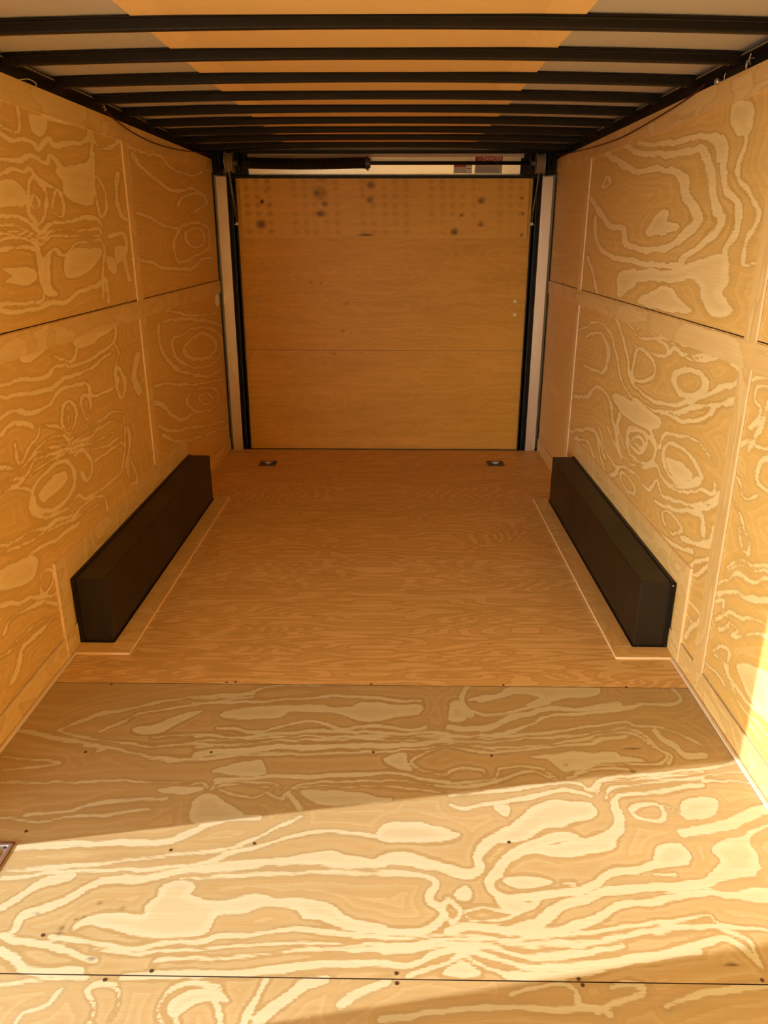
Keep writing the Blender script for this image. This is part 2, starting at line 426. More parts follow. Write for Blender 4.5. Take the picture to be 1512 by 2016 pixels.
G_F = '''
o 8.3 1.33 -963,1677 -796,1690 -653,1692 -547,1700 -503,1723 -453,1759 -401,1791 -312,1797
o 3.8 1.6 -961,1586 -864,1599 -744,1612 -646,1630 -565,1637 -512,1650 -431,1664 -383,1673 -331,1697 -266,1742 -179,1805
o 4.9 1.17 -950,1563 -823,1584 -675,1594 -555,1606 -461,1617 -402,1631 -341,1673 -293,1683 -226,1713 -156,1739 -48,1746 71,1728
o 7.5 1.4 -689,1556 -611,1566 -522,1587 -417,1604 -317,1623 -215,1638 -125,1649 -76,1645 -6,1633 72,1623
p 0 1.33 -228,1629 -148,1662 -86,1677 -28,1664 72,1634 -5,1619 -109,1627
o 3.1 1.4 -475,1566 -343,1583 -243,1594 -140,1593 -38,1601 73,1592
o 10.1 1.4 -903,1468 -877,1496 -855,1533 -824,1554 -774,1566
o 10.1 1.2 -836,1408 -841,1445 -805,1465 -751,1494 -715,1535 -682,1556
p 0 1.2 -544,1481 -514,1514 -512,1551 -475,1564 -430,1548 -435,1515 -353,1500 -265,1526 -197,1511 -130,1504 -64,1489 -23,1458 54,1437 75,1430 75,1412 -8,1421 -86,1446 -125,1453 -154,1480 -221,1494 -281,1470 -344,1461 -357,1431 -381,1401 -464,1385 -568,1398 -651,1418 -695,1403 -682,1433 -626,1457 -547,1450
o 7.5 1 -863,1386 -795,1373 -727,1360 -655,1333 -616,1327
o 5.7 1 -739,1388 -639,1372 -543,1359 -454,1371 -376,1379 -331,1401 -244,1403 -152,1419 -57,1409 75,1404
o 3.5 1 -633,1354 -477,1346 -382,1355 -300,1370 -178,1379 -55,1377 75,1385
o 3.8 1.25 -468,1316 -411,1327 -324,1338 -234,1347 -114,1359 7,1368 75,1369
o 7.5 1 -537,1289 -460,1290 -344,1295 -227,1303 -110,1318 9,1330 76,1331
o 9.4 1.2 -844,1347 -797,1324 -755,1298 -710,1292 -639,1292
o 4 1.25 -404,1176 -421,1204 -417,1240 -394,1262 -350,1271 -306,1260 -290,1236
o 5 1.25 -371,1177 -386,1210 -375,1235 -331,1241 -297,1218 -283,1178
o 3.5 1.25 -567,1174 -579,1213 -605,1249 -584,1272 -546,1263 -524,1226 -526,1191
o 3.5 1 -725,1171 -715,1199 -675,1212 -657,1249
p 0 0.8 -404,1216 -387,1238 -345,1254 -311,1254 -271,1230 -310,1227 -348,1217 -375,1193 -392,1193
o 6.3 1 -233,1178 -214,1231 -199,1281
o 11 1 -196,1190 -157,1232 -116,1270 -71,1283
o 8.8 1.25 -25,1216 13,1247 77,1279
o 5 1 -803,1264 -691,1275 -616,1278
o 11.3 1.6 54,1638 137,1640 213,1623 287,1602 329,1616 328,1665 353,1708 409,1753 471,1774 537,1816 591,1860
o 9 1.17 360,1586 350,1560 366,1528 418,1520 528,1547 597,1560 676,1608 749,1623 818,1646 883,1656
p 0 1.17 832,1711 892,1722 901,1665 822,1637 803,1664
o 12.8 1.33 368,1595 394,1639 457,1686 535,1726 596,1741 631,1708 679,1728 713,1748 749,1799 756,1852
p 0 1.17 409,1648 457,1686 650,1727 708,1728 691,1690 551,1660 483,1673
o 8.3 1 55,1594 130,1593 177,1587 203,1558 181,1513 212,1478 191,1439 146,1420 58,1421
c 5 1.2 216,1489 234,1513 258,1490 257,1471 236,1447 224,1459
p 0 1.2 255,1534 283,1555 301,1535 286,1514 260,1518
c 3.4 1 270,1475 310,1489 354,1484 411,1473 351,1455 294,1457
o 10.7 1.2 378,1424 442,1432 480,1466 518,1498 575,1523 633,1544 730,1558 866,1569 979,1600 1052,1614
p 0 1 360,1528 422,1504 470,1517 445,1489 398,1473 369,1496
o 8.8 1.2 221,1418 273,1437 348,1431 426,1414 503,1422 571,1449 629,1477 681,1505 770,1518 857,1544 923,1545 1053,1523
o 3.8 1 65,1402 190,1408 296,1411 375,1398 469,1407 564,1419 695,1440 794,1456 879,1481 906,1451 1011,1430
o 4.3 1.5 65,1383 189,1392 313,1401 403,1385 496,1387 621,1399 753,1426 840,1442 880,1450 938,1422 959,1386 956,1339
o 5.7 1.2 66,1365 158,1377 250,1382 311,1380 381,1356 459,1354 553,1369 647,1381
o 6.9 1 66,1328 138,1332 206,1361 261,1365 320,1349 400,1326 514,1332 638,1347 733,1365 833,1391 891,1414 926,1393 953,1345
o 5 1 126,1302 204,1327 253,1348 305,1322 350,1303
p 0 1 202,1300 246,1334 291,1302
o 6.5 1.25 349,1299 480,1308 603,1330 730,1355 827,1374
o 10.6 1.5 913,1761 1012,1773 1129,1826 1209,1854
p 0 1.4 1182,1796 1132,1765 1093,1725 1097,1669 1059,1614 994,1588 881,1573 940,1604 991,1649 989,1695 1072,1744
p 0 1.2 986,1538 1077,1564 1054,1515 1006,1522
p 0 1 383,1578 415,1591 449,1592 511,1580 478,1562 423,1553 391,1565
o 2.5 1.4 537,1578 571,1577
o 2.6 1.17 788,1606 843,1608
p 0 1.33 59,1777 147,1794 242,1760 276,1731 167,1710 60,1718
o 5.7 1 354,1252 415,1272 475,1285 506,1267 509,1231 553,1225
o 5 1.25 546,1219 609,1244 656,1269 637,1282 589,1275
o 5 1 69,1188 181,1208 294,1221 462,1218 543,1228 571,1208
o 3.5 1.25 690,1233 818,1272 946,1287
o 4 1.63 -641,2380 -531,2387 -458,2394 -366,2401 -275,2419 -151,2432 -25,2419 100,2414 187,2410
o 3.5 1.86 -648,2409 -494,2420 -438,2455 -393,2490 -287,2515 -93,2512
p 0 1.71 -531,2303 -451,2357 -300,2370 -207,2371 -114,2352 -53,2363 -24,2385 100,2387 186,2378 178,2325 100,2314 17,2272 -43,2281 -124,2331 -265,2339 -320,2297 -408,2285
o 4.7 1.57 -526,2224 -458,2235 -365,2208 -321,2228 -255,2258 -204,2279 -149,2260 -76,2232 41,2253 158,2235 199,2246
o 4.1 1.57 -590,2176 -505,2182 -418,2179 -334,2194 -248,2205 -133,2221 -17,2213 100,2211 216,2217 281,2214
o 2.6 1.57 -584,2150 -472,2164 -358,2169 -246,2186 -73,2189 100,2192 280,2199
o 2.5 1.83 -575,2117 -466,2135 -355,2146 -244,2168 -72,2175 100,2173 279,2192
o 7.6 1.43 -567,2082 -486,2096 -388,2111 -295,2130 -182,2128 -42,2139 100,2141 213,2161 278,2176
o 3.5 1.43 -561,2060 -453,2071 -345,2090 -178,2093 -12,2104 100,2115 213,2139 277,2158
p 0 1.67 -484,2011 -420,2046 -352,2064 -331,2039 -318,1990 -437,1996
o 5.8 1.29 -468,1963 -353,1977 -275,1989 -167,1984 -61,2002 46,2008 126,1997 206,1974 265,1967
o 2.5 1.5 -544,1950 -512,1951 -483,1916
o 2.6 1.43 -473,1916 -459,1948 -403,1960 -323,1958 -280,1951 -250,1924
o 2.8 1.5 -227,1913 -205,1944 -165,1960 -86,1965 -6,1971 73,1968 152,1958 263,1940
o 2.3 1.43 -459,1924 -426,1940 -319,1934 -275,1920
o 2.8 1.5 -447,1917 -390,1891 -337,1885 -289,1908
o 2.3 1.5 -219,1928 -137,1945 -31,1939 47,1944 152,1927 261,1909
p 0 1.33 -191,1913 -135,1922 -30,1912 48,1887 89,1881 -78,1856 -156,1877
p 0 1.33 -516,1878 -468,1894 -419,1858 -358,1809 -417,1780 -491,1779
o 5.5 1.33 -231,1905 -206,1868 -182,1833
o 3 1.5 -294,1904 -248,1875 -241,1898
p 0 1.43 61,2071 127,2098 132,2055 154,2014 100,2029
o 2.6 1.43 149,2063 200,2116 276,2149
o 2.8 1.67 149,2055 181,2022 234,2007 267,2003
p 0 1.62 367,2407 407,2435 492,2459 521,2493 619,2506 748,2514 862,2511 842,2454 733,2441 635,2385 574,2384 631,2428 547,2449 481,2426
o 3.8 1.71 363,2354 409,2329 488,2336 571,2368 661,2391
o 7 1.71 283,2247 400,2244 483,2300 529,2326 655,2359 779,2372 909,2400
o 5.3 1.5 396,2206 473,2222 568,2271 634,2312 742,2340 868,2363 998,2391 1094,2403 1148,2437 1140,2504
o 3.5 1.71 280,2204 394,2192 482,2207 571,2218 690,2235 782,2255 848,2286 898,2297 931,2268 1017,2259 1065,2231 1106,2185 1132,2158
o 2.9 1.43 278,2179 391,2166 508,2189 624,2196 742,2212 835,2237 886,2252 933,2234 958,2201 966,2156 989,2120 972,2085 925,2059 816,2057 732,2048 670,2014
o 2.6 1.57 277,2164 361,2146 473,2139 587,2149 706,2179 799,2208 879,2228 922,2215 946,2183 955,2155
o 3.5 1.57 276,2142 386,2115 498,2121 614,2141 731,2161 823,2190 885,2208
o 8.7 1.62 384,2520 354,2468 339,2402 360,2328
p 0 1.71 292,2390 330,2401 340,2308 286,2297
p 0 1.67 548,2087 663,2106 806,2126 827,2100 903,2076 763,2065 647,2030 601,2071
o 8.5 1.67 999,2240 1012,2193 1037,2148 1052,2113 1115,2114
o 3.5 1.43 964,2201 975,2147 1002,2112 982,2069
o 2.5 1.5 264,1963 371,1973 409,1985 430,2026 486,2040 566,2028 612,1989
o 2.8 1.67 263,1944 369,1953 452,1986 536,2012 610,1981
o 3 1.5 268,2015 301,2032 366,2025 379,2001
o 2.6 1.43 638,1989 699,2022 782,2032 839,2025
o 3.5 1.5 260,1902 418,1927 525,1948 660,1970 691,1943 712,1943 741,1975 797,1988 908,2006 1024,2032 1089,2045
o 4.5 1.5 258,1861 308,1851 360,1870 464,1887 544,1907 599,1926 628,1938 699,1913
p 0 1.33 373,1722 412,1767 469,1822 537,1866 617,1889 692,1883 683,1826 596,1790 524,1768 454,1723
o 2.3 1.5 719,1928 730,1951 750,1971 820,1976 903,1989 1017,2011 1083,2029
o 3 1.5 737,1898 757,1936 813,1953 896,1966 1008,1987 1072,2000
o 5 1.5 760,1870 776,1910 831,1922 939,1939 1059,1964
o 9.5 1.33 761,1884 746,1799 727,1765 678,1726
c 5 1.33 799,1849 853,1878 897,1872 888,1829 861,1808 811,1821
o 2.8 1.33 903,1875 922,1872 940,1837
p 0 1.5 965,1880 1034,1900 1003,1817 950,1837
p 0 1.33 395,1864 429,1857 423,1814 397,1842
o 2.5 1.67 -1135,1941 -978,1943 -875,1950 -718,1953 -561,1956 -506,1949 -483,1914
o 3.8 1.71 -1063,2210 -1038,2249 -950,2301 -871,2333 -793,2376 -679,2410 -559,2428 -430,2447
o 3.3 1.62 -918,2213 -851,2272 -807,2323 -723,2345 -551,2391 -426,2425
p 0 1.5 -806,2224 -727,2255 -655,2316 -600,2337 -644,2276 -698,2216 -768,2196
o 3.2 1.83 -1228,2203 -1110,2186 -1015,2164 -888,2130 -762,2088 -643,2060 -507,2067 -370,2103
o 2.9 1.57 -1063,2210 -962,2175 -838,2149 -717,2124 -607,2135 -493,2128
o 2.6 1.57 -733,2178 -622,2189 -383,2179
o 5.2 1.57 -944,2129 -874,2121 -897,2095
p 0 1.29 -629,1920 -556,1936 -500,1922 -557,1902
o 3.2 1.43 -1195,2064 -1082,2057 -993,2042 -1063,2016 -1163,1998
o 3.5 1.5 -997,1791 -900,1820 -809,1843 -693,1874 -593,1883
o 3.5 1.33 -1058,1783 -953,1771 -867,1800 -768,1801 -629,1832
o 3.5 1.67 1088,2042 1155,2060 1200,2077
o 2.2 1.5 1076,2010 1169,2027 1199,2036
o 3.8 1.43 1065,1982 1152,1987 1209,1973
p 0 1.5 968,1886 1031,1902 1074,1881 1029,1830 970,1816 945,1829
'''
G_W = '''
o 4.3 2.14 2796,1954 2871,1940 2930,1947 2947,1996 2941,2019
p 0 2.57 3050,2016 3171,2020 3157,1979 3085,1958 3043,1972
o 6.6 2.71 2787,1930 2863,1915 2966,1927 3041,1922 3067,1906 3126,1937 3181,1949 3226,1931 3363,1955 3553,1982 3588,2023
o 5.6 2.71 2758,1847 2897,1853 2980,1879 3041,1878 3118,1865 3162,1895 3226,1881 3273,1857 3413,1875 3549,1908 3620,1989
p 0 2.75 3212,1839 3292,1859 3522,1891 3627,1945 3579,1805 3532,1734 3403,1729 3274,1753 3255,1808
c 4.3 2.57 2964,1790 3028,1794 3078,1751 3055,1684 2983,1643 2928,1687 2931,1738
c 2.3 2.43 2970,1739 3007,1735 3014,1709 2978,1695 2953,1713
c 3.4 2.38 3172,1776 3220,1758 3228,1702 3191,1673 3135,1693 3143,1740
o 4.9 2.29 2742,1800 2828,1818 2929,1819 2964,1834 3030,1800 3139,1781
p 0 2.5 2731,1770 2818,1787 2909,1718 2707,1698
o 5.9 2.71 2694,1663 2832,1666 2930,1648 2980,1610 3075,1644 3239,1653 3406,1678 3556,1673 3617,1650
o 3.6 2.57 2685,1637 2821,1634 2932,1610 2990,1593 3085,1623 3327,1625 3565,1634 3604,1610
o 3 2.57 2677,1612 2786,1616 2899,1603 2967,1573 3078,1603 3319,1603 3577,1602
o 4.3 2.71 2669,1591 2808,1597 2921,1577 2955,1537 2982,1522 3042,1548 3113,1554 3160,1532 3309,1573 3526,1587 3613,1570 3598,1489 3536,1344
p 0 2.57 2966,1523 3037,1535 3021,1438 3055,1387 2957,1401 2943,1456
p 0 2.75 3176,1524 3262,1552 3582,1546 3494,1492 3328,1452 3170,1452
p 0 2.14 2671,1501 2775,1503 2889,1486 2868,1447 2676,1457 2736,1473
o 4.6 2.29 2659,1562 2871,1565 2931,1537 2935,1457 2934,1382 2806,1378 2600,1392
o 7.5 2.25 2592,1371 2723,1353 2875,1352 3011,1362 3137,1359 3285,1386 3461,1398 3608,1414
o 4.9 3.25 3605,1406 3601,1322
o 6.8 3.22 3922,1882 3875,1821 3851,1754 3909,1688 3962,1680
c 3.8 2.78 3618,1853 3696,1811 3718,1733 3628,1682 3603,1744 3579,1805
o 4.5 3 3610,1958 3600,1867
o 5.3 3.38 3611,2025 3703,1967 3911,2004 3974,2035
o 7.6 3.22 3697,1602 3882,1611 3923,1567 3871,1498 3922,1398
p 0 3.22 3756,1552 3862,1550 3844,1498 3762,1492
p 0 3 3645,1520 3739,1501 3747,1450 3649,1462
p 0 3 3162,2088 3308,2117 3558,2120 3535,2052 3272,2013 3156,2024
p 0 2.14 2595,1264 2691,1262 2726,1234 2621,1222
o 5.3 2.38 2964,1274 3100,1251 3181,1203 3136,1132 3042,1139 2961,1166
p 0 2.29 2678,1201 2891,1212 2868,1194 2708,1183
p 0 2.88 3186,1218 3619,1227 3583,1196 3272,1168 3173,1181
o 5.7 2.38 2511,1138 2644,1127 2869,1101 2947,1124 3148,1107 3433,1113 3618,1148 3638,1207
o 5.7 2.25 2499,1102 2656,1077 2887,1054 3020,1074 3135,1070 3350,1075 3549,1096
o 5.7 2.37 2474,1030 2585,1038 2676,1004 2852,1002 2971,1038 3160,1026 3237,1004 3265,957 3545,938 3609,971
c 4.1 2.38 2968,978 3044,977 3081,914 3001,853 2941,899 2947,944
o 2 2.71 2987,935 3008,930 2999,893
c 3 2.63 3164,977 3221,957 3225,907 3169,869 3136,926
o 3.4 2.62 2734,948 2888,904 2976,836 3053,832 3224,840 3508,828 3604,797 3612,739
o 7.3 1.86 2457,982 2570,994 2689,952
o 3 2.38 2671,857 2792,876 2926,856 3007,816 3216,816 3596,775
c 4.7 3.11 3627,1022 3686,958 3662,888 3602,872 3570,933 3578,994
o 3.8 3 3612,1131 3645,1074 3574,1022
o 11.3 3.1 3917,1034 3822,934 3883,845
o 3.2 2.43 2422,882 2484,858 2531,850 2563,834 2661,849 2802,843 2951,816 3000,810 3155,791 3317,804
o 3.5 2 2546,930 2552,874 2569,851 2646,885 2723,909 2749,940
o 3.6 2.12 2404,830 2519,817 2591,801 2682,831 2867,808 3026,786 3221,759 3469,743
o 2.6 2.25 2397,809 2536,793 2641,792 2787,797 2939,781 3140,748 3368,705 3550,707
c 6.4 2.29 2669,751 2823,770 2929,753 2978,696 2938,630 2814,608 2670,632 2614,673 2617,723
p 0 2.29 2667,706 2810,733 2916,715 2888,681 2744,674 2681,662
o 4.3 2.25 2389,788 2508,784 2611,744 2585,708 2595,660 2689,602 2868,575 2978,595 3074,555 3311,539 3519,549 3607,734
o 5.3 2.5 3016,756 3088,758 3160,694 3139,632 3080,628 3042,677
o 4.8 2.78 3213,678 3491,673 3575,642
o 3.8 2.43 2334,630 2447,608 2549,606 2678,569 2781,558 2937,528 2994,538 3143,531 3253,494 3271,423
o 3 2 2327,608 2476,583 2631,560 2758,538 2948,510 3205,479
o 5.2 2.14 2305,545 2392,524 2479,518 2549,527 2657,509 2741,489 2839,493 2955,477
p 0 2 2375,544 2520,520 2561,482 2505,440 2393,454 2286,492 2301,535
c 3.6 1.88 2569,424 2652,408 2650,359 2582,336 2549,366
o 4.3 2 2272,450 2374,399 2470,377 2541,342 2646,304 2681,316
o 4.3 1.86 2258,344 2315,371 2422,354 2559,312 2660,254
o 2.9 2 2331,277 2459,267 2661,210
o 2.3 2 2281,273 2420,234 2632,218
o 8.1 1.86 2266,162 2315,194 2354,231 2528,223
o 3.5 1.71 2213,281 2279,268
c 2.6 3.22 3651,570 3679,501 3705,422 3608,444 3595,517
o 4.5 3.11 3653,723 3644,624 3580,547
p 0 1.86 2258,102 2397,88 2453,46 2413,14 2281,59
p 0 2 2150,68 2215,84 2243,58 2180,20 2126,32
o 7.8 3.91 4152,1985 4287,1935 4644,1874 4916,1858 5289,1888 5701,1861
c 6.7 4.15 5108,1634 5411,1648 5554,1588 5428,1540 5173,1543 5046,1589
c 6.2 4.25 4830,1601 5027,1667 5423,1684 5684,1638 5646,1524 5252,1483 4864,1448 4766,1537
o 6.1 3.9 4148,1711 4401,1689 4610,1662 4974,1645
o 6.1 4.15 4931,1774 5083,1834 5537,1866 5685,1811 5239,1739
o 6.7 4 4013,1494 4261,1477 4496,1439 5127,1404 5400,1455 5684,1460
o 6.2 3.91 4075,2012 4312,2009 4691,2015 4875,1979 5316,1968 5641,2014
c 8 4.23 4983,976 5241,982 5563,917 5660,836 5462,796 5137,831 4856,885 4787,954
c 5.5 4.08 4724,1032 5204,1030 5755,928 5844,797 5502,736 4926,808 4601,923 4554,1030
o 6.7 4 4397,1145 4800,1126 5541,1033 5898,961
o 6.2 3.83 4322,1143 4295,1063 4404,941 4695,816 5309,687 5798,660
c 4.3 4.38 5056,590 5271,574 5425,502 5193,509
c 4.9 4.31 4776,646 5178,631 5561,538 5558,432 5125,471 4801,579
o 5.1 4.08 4146,835 4471,786 4889,698 5296,649 5771,578
o 6.8 3.42 4086,763 4248,708 4410,606 4643,529 4830,523
o 4.9 3.77 4142,612 4381,521 4803,442 5310,340 5802,253
o 4.9 3.92 4193,545 4560,416 5291,282 5853,188
o 5.1 3.92 4182,1247 4607,1189 5033,1127 5865,1062
'''
G_X = '''
o 10.6 3.87 4559,2021 4194,1936 3920,1890 3511,1871 3309,1818 3266,1760 3126,1687 3120,1646 3371,1568 3673,1548 4019,1569 4097,1640 4338,1651 4567,1723 4824,1812
o 9.8 3.25 4691,1706 4655,1614 4544,1553 4283,1509 3767,1491 3273,1492 3198,1527 3033,1572 2921,1612 2888,1662 2987,1741 3037,1826 3143,1912 3284,1919 3608,1935 3952,1974 4193,2022
o 7.9 2.71 2784,1519 2801,1562 2740,1612 2758,1701 2856,1753 2918,1830 2946,1905 3065,1948 3300,1961 3676,1979 3968,2016
p 0 2.57 3125,1961 2939,1928 2920,1878 2977,1853 3014,1905
o 5.1 2.67 2562,1526 2646,1523 2644,1594 2581,1668 2668,1732 2775,1784 2806,1827 2769,1887 2780,1916 2844,1969
p 0 2.29 2909,2018 2774,2015 2741,1928 2844,1929 2911,1983
p 0 3.29 4076,1356 4069,1431 3756,1462 3335,1471 3108,1508 2894,1541 2773,1532 2747,1464 2781,1424 2679,1369 2797,1332 2942,1379 2999,1430 3087,1453 3272,1429 3737,1412 3817,1381 4024,1313
p 0 3.12 3731,1317 3551,1373 3335,1410 3206,1373 3062,1334 3321,1311
p 0 3.25 3729,1621 3569,1698 3446,1702 3456,1665 3336,1656 3305,1634 3536,1612
o 6.7 4.27 4792,1486 4616,1397 4493,1310
o 4.7 4.3 4579,1860 4514,1904 4423,1870 4535,1853
p 0 3.29 3508,2110 3312,2101 3237,2109 3204,2072 3293,2049 3473,2077
p 0 2.86 3175,2118 3092,2110 3092,2089 3148,2095
p 0 2.29 2920,2088 2800,2085 2770,2042 2871,2041
p 0 5.23 5696,1269 5432,1278 5434,1203 5598,1197
p 0 4.36 5013,1263 4617,1280 4304,1257 4544,1211 4841,1230
p 0 3.56 4006,1268 3626,1275 3505,1253 3918,1220
p 0 2.57 3102,1272 2851,1286 2584,1279 2593,1222 2821,1208 3035,1207 3145,1215
o 5.7 4.3 4669,1045 4325,1097 4141,1039 4148,957 4249,900 4649,867
o 4.9 3.37 4878,1055 4431,1148 4177,1135 3987,1032 3877,933 3656,880 3365,887 3041,941 2857,1004 2612,1063 2520,1108
o 5.7 3 4054,1207 3924,1145 3783,1043 3683,949 3434,924 3094,961 2867,1031 2618,1121 2528,1169
o 3.8 3.22 3985,1213 3775,1190 3641,1161 3423,1180 3273,1183 3255,1138 3479,1114 3686,1120
c 5.1 3.22 3625,1119 3381,1070 3414,1014 3567,969 3696,983
c 8.6 2.86 3100,1096 2901,1122 2816,1098 2855,1051 2965,1022 3074,1027 3130,1056
o 4.3 2.71 3273,1183 3216,1159 3177,1180 3016,1158 2879,1164 2733,1207 2618,1205 2553,1196
o 3.8 3 3682,1191 3549,1223 3429,1195 3258,1208
o 3 2.86 3208,1199 3064,1173 2923,1179 2752,1211
p 0 3.22 3981,825 3650,863 3256,877 3241,839 3437,783 3748,776
c 4.7 3.33 3633,736 3488,762 3364,739 3450,662 3571,657 3649,693
o 7.5 3.4 3811,761 3838,646 3733,558
o 5.9 3.22 3943,823 3689,798 3388,803 3259,749 3239,698
o 5.2 4.2 4879,635 4536,704 4298,806 4049,801 3941,722 3838,646
o 5.9 2.71 3215,903 2929,928 2740,994 2687,1040 2582,1069
o 5.7 4.09 4850,416 4421,534 4201,555 4004,481
o 4.7 4.27 4729,397 4397,471 4235,416
o 4.6 3 3209,754 3158,817 3009,855 2808,876 2687,854
c 5.2 3.11 3625,708 3505,754 3332,765 3244,720 3271,666 3403,624 3561,616 3633,655
c 4.5 3.11 3551,697 3470,730 3400,716 3451,683
c 6 2.63 3131,773 3021,810 2850,808 2732,771 2771,739 2894,682 3031,678 3127,708
p 0 2.63 3094,732 2999,752 2848,755 2820,730 2917,692 3039,698
o 3.7 2.87 4010,648 3856,596 3659,571 3419,599 3203,671 3124,642 2975,638 2850,665 2727,713 2609,746 2608,784
o 3 2.67 3828,692 3713,634 3555,601 3352,623 3227,675 3152,656 3080,641 2925,662 2764,721 2715,769
o 4.9 2.67 4175,608 4035,530 3815,491 3644,532 3480,548 3271,541 3182,616 3099,575 2870,617 2707,660 2599,717 2558,769
o 5 3.7 4189,547 4081,461 3885,414 3751,492
c 4.6 3.1 3686,485 3577,510 3454,481 3470,451 3609,439 3674,453
o 6 2.37 3168,521 3043,542 2858,586 2700,643 2592,701 2547,741
c 3.5 3 3054,515 2957,536 2853,524 2846,505 2948,458 3039,475
o 7 2.57 2820,487 2685,513 2548,583 2538,638
o 8.6 2.25 2793,609 2662,630 2626,578
o 3.8 2.43 2717,409 2675,442 2593,491 2529,532
o 3.2 2.43 2712,397 2645,407 2580,457 2534,504
o 6 2.5 2706,477 2806,449 2953,418 3096,392
o 6 3.92 4653,429 4531,355 4233,357
o 4.1 2.57 2688,287 2600,288 2542,269 2632,186
o 3.5 2.57 2685,230 2607,214 2650,139
o 5 2.4 2254,987 2298,953 2303,903 2271,880 2213,878
o 4.4 1.86 2482,871 2404,843 2366,809 2280,844
o 2.7 2.17 2432,775 2369,750 2325,702 2283,690 2279,645 2332,652 2365,704
o 3.2 2.17 2414,544 2338,596 2258,625 2134,668
o 2.7 2 2431,511 2320,585 2209,623 2129,654
o 4 2.17 2429,467 2322,554 2241,579 2120,630
o 5.5 2.17 2429,428 2335,481 2221,524 2098,573
o 3.7 2.5 2446,394 2372,431 2371,392 2310,380 2387,319
o 3.7 2.17 2425,338 2311,417 2251,436 2198,464 2070,497
o 3.7 2.17 2322,374 2259,388 2283,344 2179,414 2059,469
o 4 2.17 2461,958 2395,987 2313,993 2265,1016
o 3.2 2.14 2429,150 2313,166 2282,159
o 4.3 1.86 2395,224 2352,269 2288,287 2285,243 2243,204 2101,207 1968,226
o 3.2 2.17 2389,208 2310,234 2269,201 2176,170 2040,175 1950,179
p 0 1.83 2213,268 2144,322 2059,350 2014,348 1978,254 2047,225 2152,243
o 4.5 1.83 2078,148 1978,134 1924,138
o 2 2.14 2553,82 2431,71 2308,75 2180,75
o 2 2 2511,107 2366,106 2248,108 2120,92
o 4.2 2.17 2327,1181 2396,1156 2396,1120 2350,1106 2362,1067 2404,1032
o 3.7 2.17 2310,1138 2318,1089 2370,1016 2389,954
o 3.7 2.17 2456,1170 2335,1203
'''
SF, SW, SX = parse(G_F), parse(G_W), parse(G_X)
HW = 1.22          # half width of the inside
YB, YF = 5.90, -1.0   # rear and front ends of the inside

# ================================================================ the setting
# ---- floor: sheets laid crosswise, joints 1.22 m apart
def gen(fa, fb, n, seed): return lambda A, B: ring_field(A, B, fa, fb, n, seed)
def knots_at(lst):
    def f(A, B):
        k = np.zeros(A.shape)
        for x, y, rx, ry, s in lst:
            d = np.sqrt(((A - x) / rx) ** 2 + ((B - y) / ry) ** 2)
            k = np.maximum(k, s * np.clip(1.6 - 1.25 * d, 0, 1))
        return k
    return f
floor = props(sheet('floor', M_FLOOR, 2, -0.012, -1.25, 1.25, YF, YB + 0.12, -0.05, 0.25, 0.25), kind='structure')
floor.data.materials[0] = M_DARKSTEEL
GAP = 0.0016
FLK = [(0.885, 2.142, 0.030, 0.003, 1), (0.855, 2.025, .010, .007, .9), (0.648, 2.054, .006, .005, .7), (0.886, 1.3385, 0.018, 0.005, 0.8), (-0.725, 1.412, .007, .009, .6), (-0.725, 1.397, .008, .006, .6),
       (-0.658, 1.489, .006, .006, .7), (-0.595, 1.474, .008, .007, .45), (-0.807, 1.455, .006, .005, .6), (-.70, 1.44, .005, .004, .7), (-.683, 1.447, .004, .004, .6), (-.62, 1.33, .012, .006, .6), (-.90, 1.37, .006, .006, .6)]
for name, y0, y1, fld, mt in (
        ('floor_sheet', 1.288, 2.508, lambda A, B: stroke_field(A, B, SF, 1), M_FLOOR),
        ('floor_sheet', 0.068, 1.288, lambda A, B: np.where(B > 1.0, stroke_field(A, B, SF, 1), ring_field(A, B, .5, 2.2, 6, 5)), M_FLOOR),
        ('floor_sheet', -1.0, 0.068, gen(.5, 2.2, 6, 8), M_FLOORBOUNCE),
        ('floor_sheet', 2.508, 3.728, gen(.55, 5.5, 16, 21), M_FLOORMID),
        ('floor_sheet', 3.728, 4.948, gen(.8, 3.2, 14, 33), M_FLOORFAR),
        ('floor_sheet', 4.948, YB, gen(.6, 4.0, 14, 47), M_FLOORFAR)):
    near = y1 in (1.288, 2.508)
    sheet(name, mt, 2, 0.0, -HW, HW, y0 + (GAP if y0 < 3 else 0.0004), y1 - (GAP if y1 < 3 else 0.0004), -0.011, 0.008 if near else 0.02, 0.006 if near else 0.009, edge_mat=M_SEAM, grain=fld, knot=knots_at(FLK) if near else None, parent=floor, uvoff=(y0 * 3.1, 0))

# countersunk screw heads in the floor
SCREWS = [(-927, 2093), (-512, 2099), (24, 2108), (413, 2096), (-961, 1735), (-527, 1671), (417, 1715), (100, 1303), (101, 1278), (-469, 1300), (-569, 1276), (519, 1295), (525, 1280), (940, 1299), (-548, 2518), (-515, 2522), (5, 2516), (507, 2517), (971, 2512), (-983, 2498), (-763, 1392), (-299, 1699)]
sm = bmesh.new()
cyl(sm, (0, 0, -0.002), (0, 0, 0.0012), 0.0052, 0.0046, 12)
bmesh.ops.create_cone(sm, segments=6, radius1=0.0018, radius2=0.0018, depth=0.0006, cap_ends=True, matrix=Matrix.Translation((0, 0, 0.0014)))
sme = bpy.data.meshes.new('screw_head'); sm.to_mesh(sme); sm.free()
sme.materials.append(mat_plain('dark_screw', (0.07, 0.035, 0.015), 0.6))
for x, y in SCREWS:
    o = link('screw_head', sme, None, floor)
    o.location = (x / 1000, y / 1000, 0)

